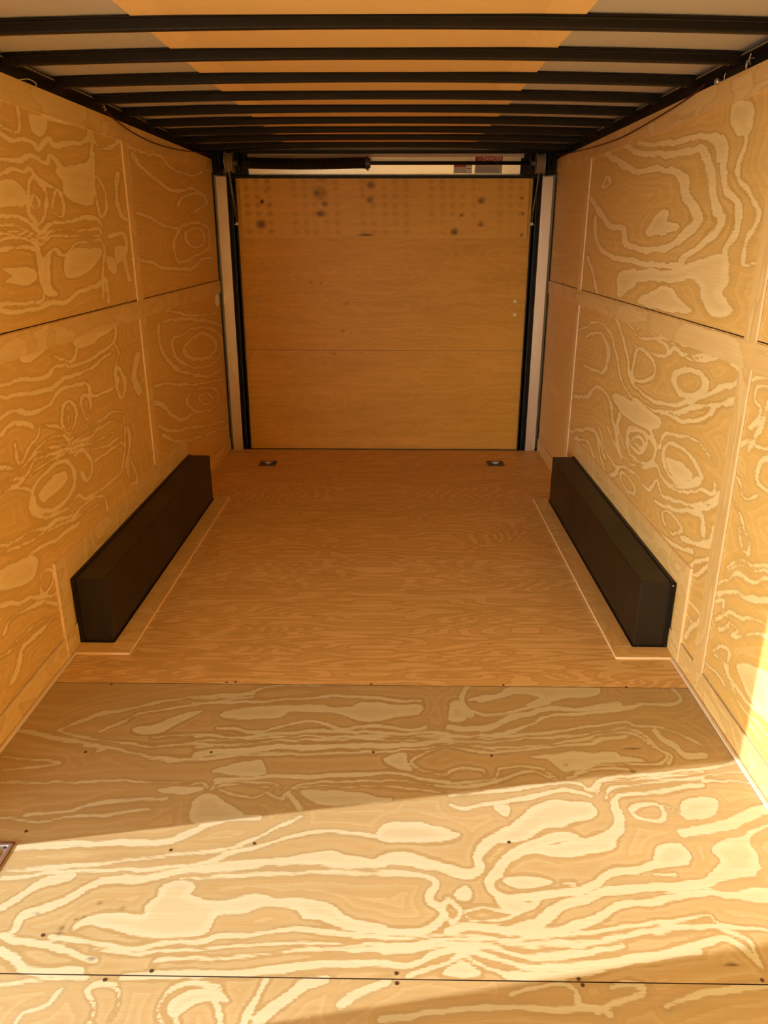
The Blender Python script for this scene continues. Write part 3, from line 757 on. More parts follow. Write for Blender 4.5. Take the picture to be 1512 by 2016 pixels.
# ---- side walls
def wall(side):
    s = -1 if side == 'left' else 1
    strokes = SW if s < 0 else SX
    bm = bmesh.new()
    xa, xb = sorted((s * 1.232, s * 1.275))
    if s < 0:
        box(bm, xa, xb, FILL_BAY_Y1, DOOR_Y0, -0.06, 2.16); box(bm, xa, xb, YF, FILL_BAY_Y1, DOOR_Z1, 2.16); box(bm, xa, xb, YF, FILL_BAY_Y1, -0.06, -0.002); box(bm, xa, xb, DOOR_Y1, YB + 0.1, -0.06, 2.16); box(bm, xa, xb, DOOR_Y0, DOOR_Y1, DOOR_Z1, 2.16)
        box(bm, xa, xb, DOOR_Y0, DOOR_Y1, -0.06, -0.002)
    else:
        box(bm, xa, xb, YF, YB + 0.1, -0.06, 2.16)
    w = props(child('wall_' + side, bm, M_DARKSTEEL, None), kind='structure')
    f, th = s * 1.2235, s * 0.008
    trc = lambda A, B: stroke_field(A, B, strokes, 0)
    lo, hi = (0.1015, 1.2955), (1.2995, 2.11)
    if s < 0:
        segs = [(1.637, 3.995, trc, M_WALL, 0.012), (4.0, YB, trc, M_WALL, 0.02), (FILL_BAY_Y1 + .003, DOOR_Y0 - .003, None, M_WALL, 0.03)]
    else:
        segs = [(0.013, 2.45, trc, M_WALL, 0.012), (2.453, 4.878, trc, M_WALL, 0.014), (4.882, YB, gen(.7, 2.5, 4, 91), M_WALLSM, 0.02), (YF, 0.01, None, M_WALL, 0.03)]
    for i, (y0, y1, fl, mt, d) in enumerate(segs):
        for j, (z0, z1) in enumerate((lo, hi)):
            def fl2(A, B, fl=fl, i=i, j=j):
                if fl is None: return ring_field(A, B, 1.0, 2.6, 4, 50 + i + j + 3 * s)
                g = fl(A, B)
                if fl is trc: g = np.where(A < (2.0 if s < 0 else 1.7), np.maximum(g, ring_field(A, B, 1.0, 2.6, 4, 60 + i + j + s)), g)
                return g
            sheet('wall_panel', mt, 0, f, y0, y1, z0, z1, th, d * 0.85, 0.008, grain=fl2, parent=w, edge_mat=M_SEAM, uvoff=(i * 1.3, j * 2.1 + s))
    # battens over the joints
    def batten(y0, y1, z0, z1, along, seed, fx=1.2155):
        sheet('batten', M_BATTEN, 0, s * fx, y0, y1, z0, z1, s * (1.2235 - fx), 0.03, 0.02, grain=lambda A, B: np.maximum(ring_field(A, B, 2.0 if along == 0 else 5, 5 if along == 0 else 1.5, 3, seed) - 0.006, stroke_field(A, B, strokes, 0) if along == 0 else -1), parent=w, along=along, uvoff=(seed, 0))
    ys = (DOOR_Y1, YB) if s < 0 else (YF, YB)
    batten(ys[0], ys[1], 2.028, 2.112, 0, 5)
    batten(ys[0], ys[1], 1.206, 1.292, 0, 6)
    vb = ((3.995, 4.08), (1.64, 1.72)) if s < 0 else ((2.452, 2.535), (4.88, 4.962), (0.012, 0.094))
    for y0, y1 in vb:
        blk = s < 0 and y0 > 3 or s > 0 and abs(y0 - 4.88) < 1e-3
        batten(y0, y1, 0.425 if (s < 0 and y0 > 3) else 0.10, 1.206, 1, 7, 1.216)
        batten(y0, y1, 1.292, 2.028, 1, 8, 1.216)
    if s < 0: batten(YF, DOOR_Y0, 2.028, 2.112, 0, 9)
    # outside skin
    xa, xb = sorted((s * 1.276, s * 1.28))
    bm = bmesh.new()
    if s < 0:
        box(bm, xa, xb, FILL_BAY_Y1, DOOR_Y0, -0.15, 2.3); box(bm, xa, xb, YF, FILL_BAY_Y1, DOOR_Z1, 2.3); box(bm, xa, xb, DOOR_Y1, YB + 0.1, -0.15, 2.3); box(bm, xa, xb, DOOR_Y0, DOOR_Y1, DOOR_Z1, 2.3)
    else: box(bm, xa, xb, YF, YB + 0.1, -0.15, 2.3)
    child('outer_skin', bm, M_SKIN, w)
    return w
wall_l, wall_r = wall('left'), wall('right')

def baseboard(side):
    s = -1 if side == 'left' else 1
    strokes = SW if s < 0 else SX
    y0 = DOOR_Y1 if s < 0 else YF
    b = sheet('baseboard_' + side, M_BATTEN, 0, s * 1.2175, y0, YB, 0.001, 0.098, s * 0.013, 0.02, 0.01, along=0, grain=lambda A, B: np.maximum(ring_field(A, B, 2.2, 6, 4, 15 + s) - .002, stroke_field(A, B, strokes, 0)), uvoff=(3 * s, 4))
    return props(b, kind='structure')
baseboard('left'); baseboard('right')
# thin pale bead along the foot of both walls, up to the wheel boxes
for i, s in enumerate((-1, 1)):
    xa, xb = sorted((s * 1.2155, s * 1.203))
    props(child('trim_%d' % (i + 1), boxbm(xa, xb, DOOR_Y1 if s < 0 else YF, 2.712, 0.0005, 0.0095, bevel=0.002), mat_plain('pale_bead', (0.80, 0.68, 0.52), 0.5), None), kind='structure')

# ---- front wall behind the camera
wf = props(child('wall_front', boxbm(-1.28, 1.28, YF - 0.05, YF - 0.008, -0.15, 2.3), M_SKIN, None), kind='structure')
sheet('wall_panel', M_WALL, 1, YF, -1.22, 1.22, 0.0, 2.11, -0.007, 0.04, 0.02, grain=gen(1, 2.5, 4, 70), parent=wf)

# ---- roof
ARCH = lambda x: -0.0150 * (x / 1.08) ** 2
ceiling = props(sheet('ceiling', M_GREY, 2, 2.194, -1.25, 1.25, YF, YB + 0.1, 0.012, 0.04, 0.5, shape=lambda A, B: ARCH(A), edge_mat=M_GREY), kind='structure')
sheet('roof_sheet', M_STRIP, 2, 2.1885, -0.655, 0.612, YF + .01, YB + 0.05, 0.0015, 0.04, 0.03, shape=lambda A, B: ARCH(A), grain=gen(3, 1.2, 5, 12), parent=ceiling, along=1, edge_mat=M_STRIP)
child('outer_skin', boxbm(-1.28, 1.28, YF - 0.05, YB + 0.1, 2.22, 2.3), M_SKIN, ceiling)

# ---- rear end: silver posts, black channels, header
tn = 3
def trim(bm, mat, **k):
    global tn
    o = props(child('trim_%d' % tn, bm, mat, None, **k), kind='structure')
    tn += 1
    return o
for s in (-1, 1):
    # brushed silver corner post with rolled edges
    bm = bmesh.new()
    xa, xb = sorted((s * 1.120, s * 1.2), )
    box(bm, xa, xb, YB + 0.004, YB + 0.03, -0.004, 2.003, bevel=0.003)
    trim(bm, M_ALU)
    # black door channel: web and two lips
    bm = bmesh.new()
    for a, b, y0, y1 in ((1.062, 1.12, YB + 0.03, YB + 0.075), (1.112, 1.12, YB - 0.004, YB + 0.035), (1.059, 1.066, YB - 0.002, YB + 0.035), (1.086, 1.092, YB + 0.008, YB + 0.035)):
        xa, xb = sorted((s * a, s * b))
        box(bm, xa, xb, y0, y1, -0.004, 2.012, bevel=0.0015)
    c = trim(bm, M_BLACK)
    xa, xb = sorted((s * 1.0875, s * 1.0905))
    props(child('seal_strip', boxbm(xa, xb, YB + 0.005, YB + 0.009, 0.0, 1.98), M_DARKSTEEL, c), 'thin bare metal strip')
    # black corner bracket plate carrying the cable drum
    bm = bmesh.new()
    xa, xb = sorted((s * 0.965, s * 1.215))
    box(bm, xa, xb, YB + 0.020, YB + 0.05, 2.012, 2.165, bevel=0.002)
    xa, xb = sorted((s * 1.135, s * 1.143))
    box(bm, xa, xb, YB - 0.12, YB + 0.04, 2.02, 2.15, bevel=0.002)
    xa, xb = sorted((s * 1.01, s * 1.016))
    box(bm, xa, xb, YB - 0.11, YB + 0.04, 2.03, 2.15, bevel=0.002)
    for (cx, cz) in ((1.17, 2.13), (1.185, 2.05), (0.99, 2.14)):
        cyl(bm, (s * cx, YB + 0.022, cz), (s * cx, YB + 0.012, cz), 0.009, 0.008, 6)
    trim(bm, M_BLACK)
wb = props(child('wall_back', boxbm(-1.28, 1.28, YB + 0.10, YB + 0.13, -0.15, 2.3), M_SKIN, None), kind='structure')
# pale header sheet above the ramp door, with a rolled top lip
bm = bmesh.new()
prof = [(0.050, 2.004), (0.047, 2.008), (0.022, 2.122), (0.017, 2.132), (0.004, 2.143), (0.002, 2.147)]
vs = [[bm.verts.new((x, YB + dy, z)) for dy, z in prof] for x in (-0.964, 0.984)]
for k in range(len(prof) - 1):
    bm.faces.new((vs[0][k], vs[1][k], vs[1][k + 1], vs[0][k + 1]))
bmesh.ops.recalc_face_normals(bm, faces=bm.faces[:])
bmesh.ops.solidify(bm, geom=bm.faces[:], thickness=0.002)
header = child('header_sheet', bm, M_WHITEMETAL, wb)
child('header_rail', boxbm(-1.22, 1.22, YB - 0.012, YB + 0.04, 2.1485, 2.168, bevel=0.003), M_BLACK, wb)
child('header_rivet', cyl(bmesh.new(), (-0.08 + 0.0, YB + 0.046, 2.024), (-0.08, YB + 0.042, 2.024), 0.004, 0.003, 8), M_DARKSTEEL, wb)

# ---- black rails on top of the walls
for s in (-1, 1):
    me = bmesh.new()
    prof = [(1.226, 2.085), (1.226, 2.150), (1.200, 2.152), (1.199, 2.1575), (1.222, 2.161), (1.230, 2.172), (1.27, 2.172), (1.27, 2.085)]
    A = [me.verts.new((s * x, YF, z)) for x, z in prof]; B = [me.verts.new((s * x, YB, z)) for x, z in prof]
    n = len(prof)
    for k in range(n): me.faces.new((A[k], A[(k + 1) % n], B[(k + 1) % n], B[k]))
    me.faces.new(A); me.faces.new(B)
    bmesh.ops.recalc_face_normals(me, faces=me.faces[:])
    rl = trim(me, M_BLACK)
    ys = [2.483, 2.883, 3.283, 3.672, 4.040, 4.425, 4.795]
    for y0, y1 in zip([2.083] + ys[:-1], ys):   # highlight on the rail lip, drawn as pale strips between the bows
        xa, xb = sorted((s * 1.1975, s * 1.2005))
        props(child('lip_highlight', boxbm(xa, xb, y0 + 0.10, y1 - 0.05, 2.1535, 2.1565), M_CAST, rl), 'bright line along the rail lip')

# ================================================================ ramp door (closed)
door = props(empty('door_1', (0, YB + 0.03, 0.0)), kind='structure')
def dsheet(*a, **k):
    o = sheet(*a, **k)
    o.data.transform(Matrix.Translation(-door.location)); o.parent = door
    return o
KN = [(-877, 1835, 16, 17, 1.0), (-891, 1684, 41, 32, 0.75), (-456, 1892, 54, 48, 0.45), (-480, 1890, 26, 30, 0.7), (-426, 1820, 25, 19, 0.7), (-457, 1755, 35, 22, 0.75), (-451, 1985, 48, 14, 0.4), (-93, 1946, 32, 26, 0.7), (-100, 1848, 27, 22, 0.6), (697, 1843, 30, 25, 0.65), (559, 1745, 13, 11, 0.9), (511, 1634, 29, 25, 0.7), (700, 1685, 25, 19, 0.6), (987, 1858, 13, 11, 0.7), (1000, 1755, 13, 11, 0.8), (999, 1612, 11, 11, 0.8), (-133, 1611, 60, 8, 0.9), (-846, 1903, 11, 10, 0.6), (-835, 1967, 11, 8, 0.7)]
KN2 = [(-961, 1558, 6, 6, 0.9), (-280, 1125, 16, 11, 0.35), (-470, 1272, 10, 6, 0.6), (-540, 1276, 40, 3, 0.4), (-314, 922, 19, 16, 0.3), (-1020, 755, 6, 6, .8), (-380, 752, 6, 5, .7), (330, 752, 5, 5, .6), (720, 752, 5, 5, .6)]
mm = lambda L: [(a / 1000, b / 1000, c / 1000, d / 1000, e) for a, b, c, d, e in L]
dents = []
for i, dx in enumerate([-983, -907, -825, -641, -566, -497, -418, -339, -152, -80, 6, 80, 161, 342, 421, 493, 564, 643, 836, 907, 979]):
    for j, dz in enumerate([1972, 1923, 1870, 1812, 1755, 1694, 1632]):
        w = 0.30 if i < 3 else 0.17
        if i > 12 and j > 4: w = 0.08
        if (i * 7 + j * 3) % 5 == 0: w *= 0.5
        dents.append(((dx + (j - 3) * 2) / 1000, dz / 1000, 0.024, 0.021, w))
dsheet('door_panel', M_DOOR, 1, YB + 0.03, -1.085, 1.085, 0.002, 0.7788, 0.02, 0.02, 0.008, grain=gen(.9, 5, 10, 101), knot=knots_at(mm(KN2)), uvoff=(1, 1))
dsheet('door_panel', M_DOOR, 1, YB + 0.03, -1.085, 1.085, 0.7812, 1.990, 0.02, 0.015, 0.008, grain=gen(.8, 3.5, 9, 108), knot=knots_at(mm(KN2)), uvoff=(5, 1))
props(dsheet('door_board', M_BOARD, 1, YB + 0.016, -1.032, 1.035, 1.588, 1.988, 0.0135, 0.007, 0.007, grain=gen(.7, 3.0, 5, 119), knot=knots_at(mm(KN) + dents), edge_mat=M_SEAM, uvoff=(9, 1)), 'knotty board across the door top')
child('door_top_rail', boxbm(-1.10, 1.10, YB + 0.008, YB + 0.045, 1.9885, 2.008, bevel=0.002), M_BLACK, door)
child('door_sill', boxbm(-1.12, 1.12, YB + 0.001, YB + 0.029, -0.012, 0.003), M_DARKSTEEL, door)
for x, z, m in ((-0.963, 1.142, 0), (-0.967, 1.045, 0), (0.980, 1.144, 1), (0.983, 1.047, 1)):
    bm = bmesh.new()
    cyl(bm, (x, YB + 0.031, z), (x, YB + 0.0265, z), 0.0125, 0.011, 20)
    cyl(bm, (x, YB + 0.0268, z), (x, YB + 0.0255, z), 0.005, 0.005, 10)
    child('carriage_bolt', bm, M_BOLTLIT if m else M_CAST, door)

# ================================================================ roof bows
def bow_mesh():
    bm = bmesh.new()
    prof = [(-0.020, 0.0), (-0.020, -0.003), (-0.003, -0.003), (0.0, -0.006), (0.0, -0.0265), (0.0015, -0.0295), (0.004, -0.031), (0.022, -0.031), (0.0245, -0.0295), (0.026, -0.0265), (0.026, -0.006), (0.029, -0.003), (0.046, -0.003), (0.046, 0.0)]
    xs = np.linspace(-1.205, 1.205, 41)
    rows = [[bm.verts.new((x, dy, 2.1878 + ARCH(x) + dz)) for dy, dz in prof] for x in xs]
    n = len(prof)
    for i in range(len(xs) - 1):
        for k in range(n):
            bm.faces.new((rows[i][k], rows[i][(k + 1) % n], rows[i + 1][(k + 1) % n], rows[i + 1][k]))
    bm.faces.new(rows[0]); bm.faces.new(rows[-1])
    bmesh.ops.recalc_face_normals(bm, faces=bm.faces[:])
    me = bpy.data.meshes.new('roof_bow'); bm.to_mesh(me); bm.free()
    me.materials.append(M_BLACK)
    return me
def bracket_mesh(s):
    bm = bmesh.new()
    xa, xb = sorted((s * 1.17, s * 1.224))
    box(bm, xa, xb, -0.006, -0.003, 2.142, 2.168, bevel=0.001)
    box(bm, xa, xb, -0.004, 0.030, 2.139, 2.1425, bevel=0.001)
    cyl(bm, (s * 1.185, 0.013, 2.140), (s * 1.185, 0.013, 2.135), 0.006, 0.005, 6)
    me = bpy.data.meshes.new('end_bracket'); bm.to_mesh(me); bm.free()
    me.materials.append(M_BLACK)
    return me
BOWY = [2.483, 2.883, 3.283, 3.672, 4.040, 4.425, 4.795, 5.155, 5.560]
BOWL = ['black steel roof bow nearest the camera, widest of the row under the ceiling',
        'second black roof bow from the camera, first one meeting the left wall top in view',
        'third black roof bow counted from the camera end of the ceiling',
        'fourth black roof bow counted from the camera end of the ceiling',
        'fifth black roof bow from the camera, in the middle of the row of nine',
        'fourth black roof bow counted from the ramp door end of the ceiling',
        'third black roof bow counted from the ramp door end of the ceiling',
        'second black roof bow counted from the ramp door end of the ceiling',
        'farthest black roof bow, nearest the torsion spring above the ramp door']
bme, bl, br = bow_mesh(), bracket_mesh(-1), bracket_mesh(1)
for y, lb in zip(BOWY, BOWL):
    e = empty('roof_bow', (0, y, 0))
    props(e, lb, 'roof beam', 'arched black roof bows')
    link('bow_channel', bme, None, e); link('end_bracket', bl, None, e); link('end_bracket', br, None, e)

# ================================================================ wheel boxes
def wheel_box(s, label):
    e = props(empty('wheel_box', (s * 1.15, 3.71, 0)), label, 'wheel box', 'black wheel boxes')
    x0, x1, y0, y1, h = 1.078, 1.222, 2.80, 4.64, 0.303
    bm = bmesh.new()
    xa, xb = sorted((s * x0, s * x1))
    box(bm, xa, xb, y0, y1, 0.001, h, bevel=0.0035)
    child('box_shell', bm, M_BOX, e)
    # bent flange at the foot and sealant bead
    bm = bmesh.new()
    xa, xb = sorted((s * (x0 - 0.006), s * (x0 + 0.003)))
    box(bm, xa, xb, y0 - 0.004, y1 + 0.003, 0.0105, 0.0165, bevel=0.0015)
    xa, xb = sorted((s * x0, s * 1.214))
    box(bm, xa, xb, y0 - 0.006, y0 + 0.003, 0.0105, 0.0165, bevel=0.0015)
    child('sealant_bead', bm, M_BLACK, e)
    bm = bmesh.new()
    xa, xb = sorted((s * 1.198, s * 1.2135))
    box(bm, xa, xb, y0 + .004, y1, h - 0.003, h + 0.005, bevel=0.002)
    box(bm, xa, xb, y0 - 0.005, y0 + 0.004, 0.012, h + 0.005, bevel=0.002)
    child('wall_flange', bm, M_BLACK, e)
    for p in ((1.095, 0.022), (1.206, 0.022), (1.206, 0.290)):
        child('corner_rivet', cyl(bmesh.new(), (s * p[0], y0 + 0.002, p[1]), (s * p[0], y0 - 0.008, p[1]), 0.004, 0.003, 8), M_SCREW if p[1] > .1 and s > 0 else M_DARKSTEEL, e)
wheel_box(-1, 'long black steel wheel box on the floor against the left wall')
wheel_box(1, 'long black steel wheel box on the floor against the right wall')

# plywood surrounds of the wheel boxes
for s in (-1, 1):
    def pc(name, axis, v, a0, a1, b0, b1, th, par, along=0, seed=3):
        o = sheet(name, M_BATTEN, axis, v, a0, a1, b0, b1, th, 0.02, 0.01, grain=gen(2.5, 5, 2.5, seed), parent=par, along=along, uvoff=(seed * s, 2))
        return o
    # floor strip: long side + near end
    xa, xb = sorted((s * 1.0785, s * 0.985))
    o = props(pc('trim_%d' % tn, 2, 0.0105, xa, xb, 2.798, 4.70, -0.010, None, 1, 4 + s), kind='structure'); tn += 1
    xa, xb = sorted((s * 0.985, s * 1.2165))
    pc('end_strip', 2, 0.0102, xa, xb, 2.715, 2.797, -0.010, o, 0, 9)
    # wall strip: near upright + top band
    o = props(pc('trim_%d' % tn, 0, s * 1.2135, 2.675, 2.765, 0.0115, 0.418, s * 0.010, None, 1, 14 + s), kind='structure'); tn += 1
    pc('top_band', 0, s * 1.2132, 2.765, 4.63, 0.308, 0.415, s * 0.010, o, 0, 19 + s)

# ================================================================ recessed tie-down rings
def tie_down(x, y, w, label, rim):
    e = props(empty('tie_down_ring', (x, y, 0.0)), label, 'tie-down ring', 'floor tie-down rings')
    h = w / 2
    bm = bmesh.new()   # sloped pan
    lv = [(h, 0.0008), (h, 0.0035), (h - 0.008, 0.0040), (h - 0.012, 0.0014), (h * 0.62, 0.0012)]
    rings = []
    for r, z in lv:
        rings.append([bm.verts.new((x + a * r, y + b * r, z)) for a, b in ((-1, -1), (1, -1), (1, 1), (-1, 1))])
    for i in range(len(rings) - 1):
        for k in range(4): bm.faces.new((rings[i][k], rings[i][(k + 1) % 4], rings[i + 1][(k + 1) % 4], rings[i + 1][k]))
    bm.faces.new(rings[-1]); bm.faces.new(rings[0][::-1])
    bmesh.ops.recalc_face_normals(bm, faces=bm.faces[:])
    child('pan', bm, M_ZINC if rim else M_DARKSTEEL, e)
    bm = bmesh.new()
    for a0, a1, b0, b1 in ((-h - .004, h + .004, h - .004, h + .004), (-h - .004, h + .004, -h - .004, -h + .004), (h - .004, h + .004, -h, h), (-h - .004, -h + .004, -h, h)):
        box(bm, x + a0, x + a1, y + b0, y + b1, 0.0008, 0.0055, bevel=0.001)
    child('pan_rim', bm, M_RUST if rim else M_DARKSTEEL, e)
    R = h * 0.52
    pts = [(x + R * math.cos(t), y + 0.002 + R * math.sin(t), 0.009) for t in np.linspace(-0.25, math.pi + 0.25, 16)]
    child('ring', tube(bmesh.new(), pts, 0.0045, 8, True), M_CABLE, e, True)
    child('ring_clip', boxbm(x - 0.018, x + 0.018, y - R * 0.42, y - R * 0.05, 0.001, 0.015, bevel=0.003), M_SCREW, e)
    for a, b in ((-.72, -.72), (.72, -.72), (-.72, .72), (.72, .72)):
        child('bolt_head', cyl(bmesh.new(), (x + a * h, y + b * h, 0.001), (x + a * h, y + b * h, 0.004), 0.005, 0.004, 8), M_DARKSTEEL, e)
tie_down(-0.858, 5.490, 0.115, 'small dark square tie-down ring in the far floor, left of the ramp door middle', False)
tie_down(0.842, 5.520, 0.115, 'small dark square tie-down ring in the far floor, right of the ramp door middle', False)
tie_down(-1.034, 1.628, 0.118, 'zinc tie-down pan with brown rim cut by the left photo edge', True)

# ================================================================ counterbalance of the ramp door
cb = props(empty('counterbalance_shaft', (0, YB - 0.06, 2.082)), 'dark torsion spring shaft with two cable drums above the ramp door', 'door spring')
YS = YB - 0.06
child('shaft', cyl(bmesh.new(), (-1.17, YS, 2.082), (1.17, YS, 2.082), 0.0125, seg=20), M_BLACK, cb, True)
pts = []
turns, seg = 84, 12
for i in range(turns * seg + 1):
    t = i / (turns * seg)
    x = -0.955 + t * 0.845
    sag = -0.006 * math.sin(math.pi * min(1, t * 1.1))
    a = 2 * math.pi * i / seg
    pts.append((x, YS + 0.0335 * math.cos(a), 2.083 + sag + 0.0335 * math.sin(a)))
child('torsion_spring', tube(bmesh.new(), pts, 0.0048, 6), M_BLACK, cb, True)
bm = bmesh.new()
cyl(bm, (-0.128, YS, 2.081), (-0.106, YS, 2.081), 0.040, 0.044, 24); cyl(bm, (-0.106, YS, 2.081), (-0.094, YS, 2.081), 0.034, 0.030, 24)
for k in range(4):
    a = k * math.pi / 2 + 0.5
    cyl(bm, (-0.112, YS + 0.040 * math.cos(a), 2.081 + 0.040 * math.sin(a)), (-0.112, YS + 0.050 * math.cos(a), 2.081 + 0.050 * math.sin(a)), 0.006, seg=8)
child('winding_cone', bm, M_DARKSTEEL, cb)
bm = bmesh.new()
cyl(bm, (-0.985, YS, 2.082), (-0.94, YS, 2.082), 0.026, 0.038, 24)
child('spring_anchor', bm, M_BLACK, cb)
for s, zc in ((-1, 2.086), (1, 2.078)):
    bm = bmesh.new()
    cyl(bm, (s * 1.062, YS, zc), (s * 1.067, YS, zc), 0.069, seg=32)
    for k in range(9):
        x = 1.067 + k * 0.0052
        cyl(bm, (s * x, YS, zc), (s * (x + 0.0026), YS, zc), 0.058, 0.061, 32)
        cyl(bm, (s * (x + 0.0026), YS, zc), (s * (x + 0.0052), YS, zc), 0.061, 0.058, 32)
    cyl(bm, (s * 1.114, YS, zc), (s * 1.119, YS, zc), 0.069, seg=32)
    bmesh.ops.translate(bm, vec=(0.012 if s < 0 else -0.004, 0, 0), verts=bm.verts)
    child('cable_drum', bm, M_CAST, cb)
    bm = bmesh.new()
    cyl(bm, (s * 1.020, YS, 2.082), (s * 1.055, YS, 2.082), 0.022, 0.024, 16)
    cyl(bm, (s * 1.035, YS - 0.02, 2.082), (s * 1.035, YS - 0.036, 2.082), 0.006, seg=8)
    child('drum_collar', bm, M_DARKSTEEL, cb)
# cables
for s, lb in ((-1, 'thin steel lift cable hanging from the left cable drum to the door edge'), (1, 'thin steel lift cable hanging from the right cable drum to the door edge')):
    yb = YB + 0.014
    e = props(empty('lift_cable', (s * 1.063, yb, 1.686)), lb, 'cable', 'ramp door lift cables')
    xt = -1.083 if s < 0 else 1.074
    bm = bmesh.new()
    tube(bm, [(xt, YS - 0.063, 2.09), (xt * 0.999, YS - 0.058, 2.05), (s * 1.066, yb - 0.012, 1.70)], 0.0018, 6)
    tube(bm, [(xt + 0.008, YS - 0.063, 2.085), (xt + .008, YS - 0.056, 2.04), (s * 1.063, yb - 0.010, 1.76), (s * 1.064, yb - 0.012, 1.70)], 0.0016, 6)
    child('cable_strand', bm, M_CABLE, e)
    bm = bmesh.new()
    tube(bm, [(s * 1.118, YS - 0.02, 2.04), (s * 1.119, YB - 0.008, 2.00)], 0.0018, 6)
    tube(bm, [(s * 1.126, YS - 0.02, 2.04), (s * 1.127, YB - 0.008, 2.00)], 0.0018, 6)
    child('cable_tail', bm, M_CABLE, e)
    bm = bmesh.new()
    cyl(bm, (s * 1.063, yb + 0.012, 1.686), (s * 1.063, yb - 0.030, 1.686), 0.0065, seg=10)
    cyl(bm, (s * 1.063, yb - 0.014, 1.686), (s * 1.063, yb - 0.021, 1.686), 0.012, 0.012, 6)
    cyl(bm, (s * 1.050, yb - 0.017, 1.684), (s * 1.082, yb - 0.017, 1.680), 0.0045, seg=8)
    child('cable_bolt', bm, M_ZINC, e)

# ================================================================ warning labels on the header sheet
def txt_mesh(name, body, size, loc, mat, parent):
    cu = bpy.data.curves.new(name, 'FONT')
    cu.body = body; cu.size = size; cu.align_x = 'LEFT'; cu.extrude = 0.0002
    tmp = bpy.data.objects.new('tmp', cu); COL.objects.link(tmp)
    me = bpy.data.meshes.new_from_object(tmp.evaluated_get(bpy.context.evaluated_depsgraph_get()))
    bpy.data.objects.remove(tmp)
    me.transform(Matrix.Translation(Vector(loc) - parent.location) @ Matrix.Rotation(math.pi / 2, 4, 'X'))
    me.materials.clear(); me.materials.append(mat)
    o = link(name, me, None, parent)
    return o
YL = YB + 0.0465   # labels are laid on the tilted sheet below
dl = props(empty('danger_label', (0.739, YL, 2.03)), 'danger warning label with red band on the pale header sheet above the door', 'warning label')
child('backing', boxbm(0.643, 0.836, YL - 0.0004, YL, 2.022, 2.132), M_PAPER, dl)
child('red_band', boxbm(0.645, 0.834, YL - 0.001, YL - 0.0004, 2.100, 2.130), M_RED, dl)
txt_mesh('lettering', 'DANGER', 0.034, (0.694, YL - 0.0015, 2.1035), M_INKW, dl)
bm = bmesh.new()
a = [bm.verts.new(p) for p in ((0.663, YL - 0.0014, 2.105), (0.687, YL - 0.0014, 2.105), (0.675, YL - 0.0014, 2.126))]
bm.faces.new(a); r = bmesh.ops.solidify(bm, geom=bm.faces[:], thickness=0.0003)
child('warning_triangle', bm, M_INKW, dl)
bm = bmesh.new()
for k in range(7): box(bm, 0.652, 0.825 - (k % 3) * 0.012, YL - 0.0008, YL - 0.0004, 2.030 + k * 0.0055, 2.0318 + k * 0.0055)
child('fine_print_lines', bm, M_INK, dl)
sl = props(empty('small_label', (0.56, YL, 2.03)), 'small red-topped label left of the danger label on the header sheet', 'warning label')
child('backing', boxbm(0.494, 0.624, YL - 0.0004, YL, 2.024, 2.080), M_PAPER, sl)
child('red_band', boxbm(0.496, 0.580, YL - 0.001, YL - 0.0004, 2.063, 2.078), M_RED, sl)
child('white_box', boxbm(0.584, 0.622, YL - 0.001, YL - 0.0004, 2.030, 2.070), M_INKW, sl)
bm = bmesh.new()
box(bm, 0.588, 0.618, YL - 0.0016, YL - 0.001, 2.050, 2.056); box(bm, 0.588, 0.615, YL - 0.0016, YL - 0.001, 2.040, 2.043)
child('printed_mark', bm, M_INK, sl)

def on_sheet(e):
    for c in e.children:
        for v in c.data.vertices:
            wz = v.co.z + e.location.z
            v.co.y += -(wz - 2.010) * 0.219 - 0.0042
on_sheet(dl); on_sheet(sl)

# ================================================================ loose wires and small things along the walls
def wire(name, pts, r, mat, label, cat, group=None):
    P = smooth_pts(pts, False, 5)
    loc = Vector(P[0])
    bm = tube(bmesh.new(), [Vector(p) - loc for p in P], r, 6)
    me = bpy.data.meshes.new(name); bm.to_mesh(me); bm.free()
    me.polygons.foreach_set('use_smooth', [True] * len(me.polygons))
    o = link(name, me, mat); o.location = loc
    return props(o, label, cat, group)
wire('loose_wire', [(-1.222, 3.80, 2.135), (-1.208, 3.93, 2.105), (-1.205, 4.15, 2.080), (-1.204, 4.50, 2.069), (-1.204, 5.0, 2.085), (-1.205, 5.5, 2.118), (-1.200, 5.86, 2.140)], 0.0032, M_REDWIRE, 'thin dark red wire sagging along the top of the left wall', 'wire')
wire('loose_wire', [(1.222, 3.20, 2.132), (1.208, 3.32, 2.105), (1.205, 3.69, 2.083), (1.204, 4.20, 2.066), (1.204, 4.75, 2.078), (1.205, 5.35, 2.104), (1.200, 5.86, 2.130)], 0.0032, M_REDWIRE, 'thin dark red wire sagging along the top of the right wall', 'wire')
wire('wire_loop', [(-1.215, 2.97, 2.112), (-1.205, 3.02, 2.122), (-1.203, 3.06, 2.121), (-1.203, 3.08, 2.115), (-1.206, 3.07, 2.104)], 0.0013, M_WHITEWIRE, 'small pale wire loop poking over the near end of the left wall top', 'wire')
wire('wire_stub', [(1.212, 2.985, 2.130), (1.209, 2.985, 2.120), (1.211, 2.983, 2.105)], 0.0012, M_WHITEWIRE, 'short pale wire end standing upright on the right wall top', 'wire')
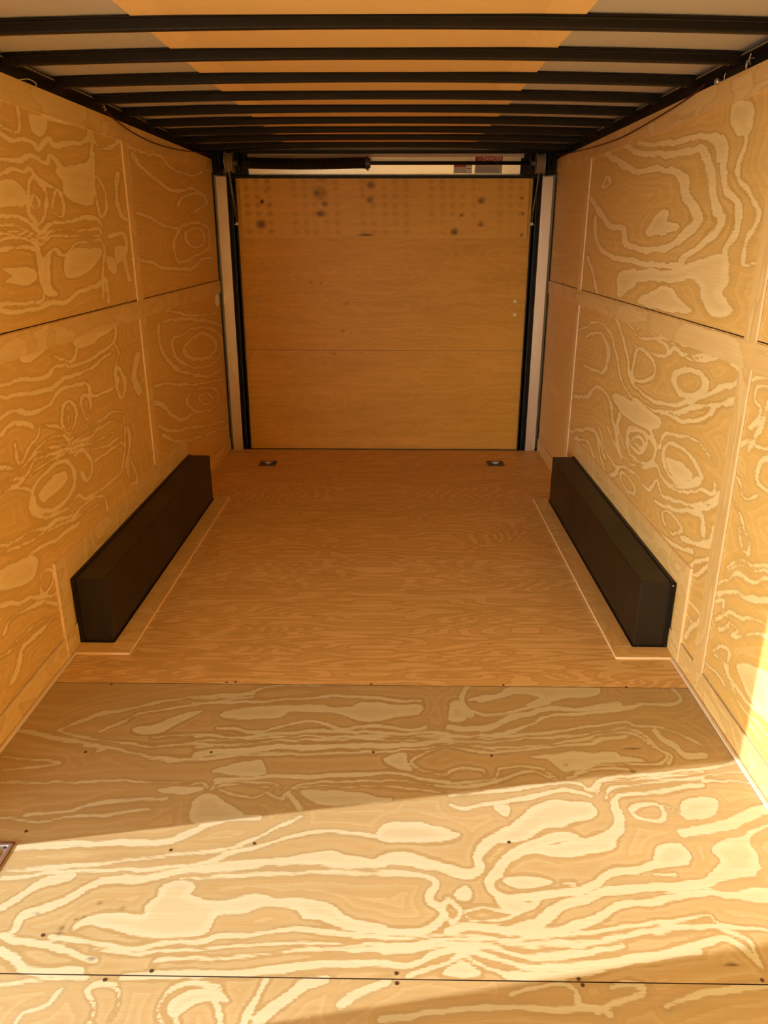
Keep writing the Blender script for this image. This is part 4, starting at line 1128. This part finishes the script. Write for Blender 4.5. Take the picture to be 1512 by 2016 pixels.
def rail_clip(s, y, z, label, ring):
    e = props(empty('wire_clip', (s * 1.208, y, z)), label, 'clip')
    bm = bmesh.new()
    x = s * 1.205
    tube(bm, [(x, y - 0.03, z + 0.002), (x - s * .004, y - 0.01, z + 0.005), (x, y + 0.012, z)], 0.0016, 6)
    tube(bm, [(x, y, z + 0.02), (x - s * .003, y + 0.004, z + 0.006), (x, y - 0.004, z - 0.012)], 0.0016, 6)
    child('twisted_wire', bm, M_CABLE, e)
    bm = bmesh.new()
    bmesh.ops.create_icosphere(bm, subdivisions=2, radius=0.0045, matrix=Matrix.Translation((x - s * .003, y + 0.012, z)))
    child('crimp', bm, M_ZINC, e, True)
    if ring:
        pts = [(x - s * 0.002 + 0.012 * math.cos(t) * 0.6, y + 0.018 + 0.014 * math.cos(t), z - 0.008 + 0.011 * math.sin(t)) for t in np.linspace(0, 2 * math.pi, 17)[:-1]]
        child('ring', tube(bmesh.new(), pts, 0.0024, 8, True), M_ZINC, e, True)
rail_clip(-1, 3.766, 2.132, 'bright twisted wire clip on the black rail above the left wall', False)
rail_clip(1, 2.775, 2.128, 'bright ring and wire clip on the black rail above the right wall', True)
bm = bmesh.new()
bmesh.ops.create_uvsphere(bm, u_segments=16, v_segments=10, radius=0.011)
bmesh.ops.scale(bm, vec=(1, 1.2, 1), verts=bm.verts)
cyl(bm, (0.0, 0, 0), (0.014, 0, 0), 0.006, seg=10)
me = bpy.data.meshes.new('rail_button'); bm.to_mesh(me); bm.free()
me.polygons.foreach_set('use_smooth', [True] * len(me.polygons))
o = link('rail_button', me, M_ZINC); o.location = (1.212, 3.051, 2.116)
props(o, 'grey rounded button behind the top edge of the right wall', 'button')
bm = bmesh.new()
cyl(bm, (0, 0, 0), (0.004, 0, 0), 0.046, 0.042, 28)
me = bpy.data.meshes.new('hole_cover'); bm.to_mesh(me); bm.free()
me.transform(Matrix.Diagonal((1, 1.35, 1, 1)))
o = link('hole_cover', me, M_WHITE); o.location = (-1.2235, 5.79, 1.158)
props(o, 'small white plug plate on the left wall near the ramp door', 'plate')

# ================================================================ outside
props(child('ground', boxbm(-40, 40, -40, 40, -0.75, -0.65), M_GROUND, None), kind='structure')
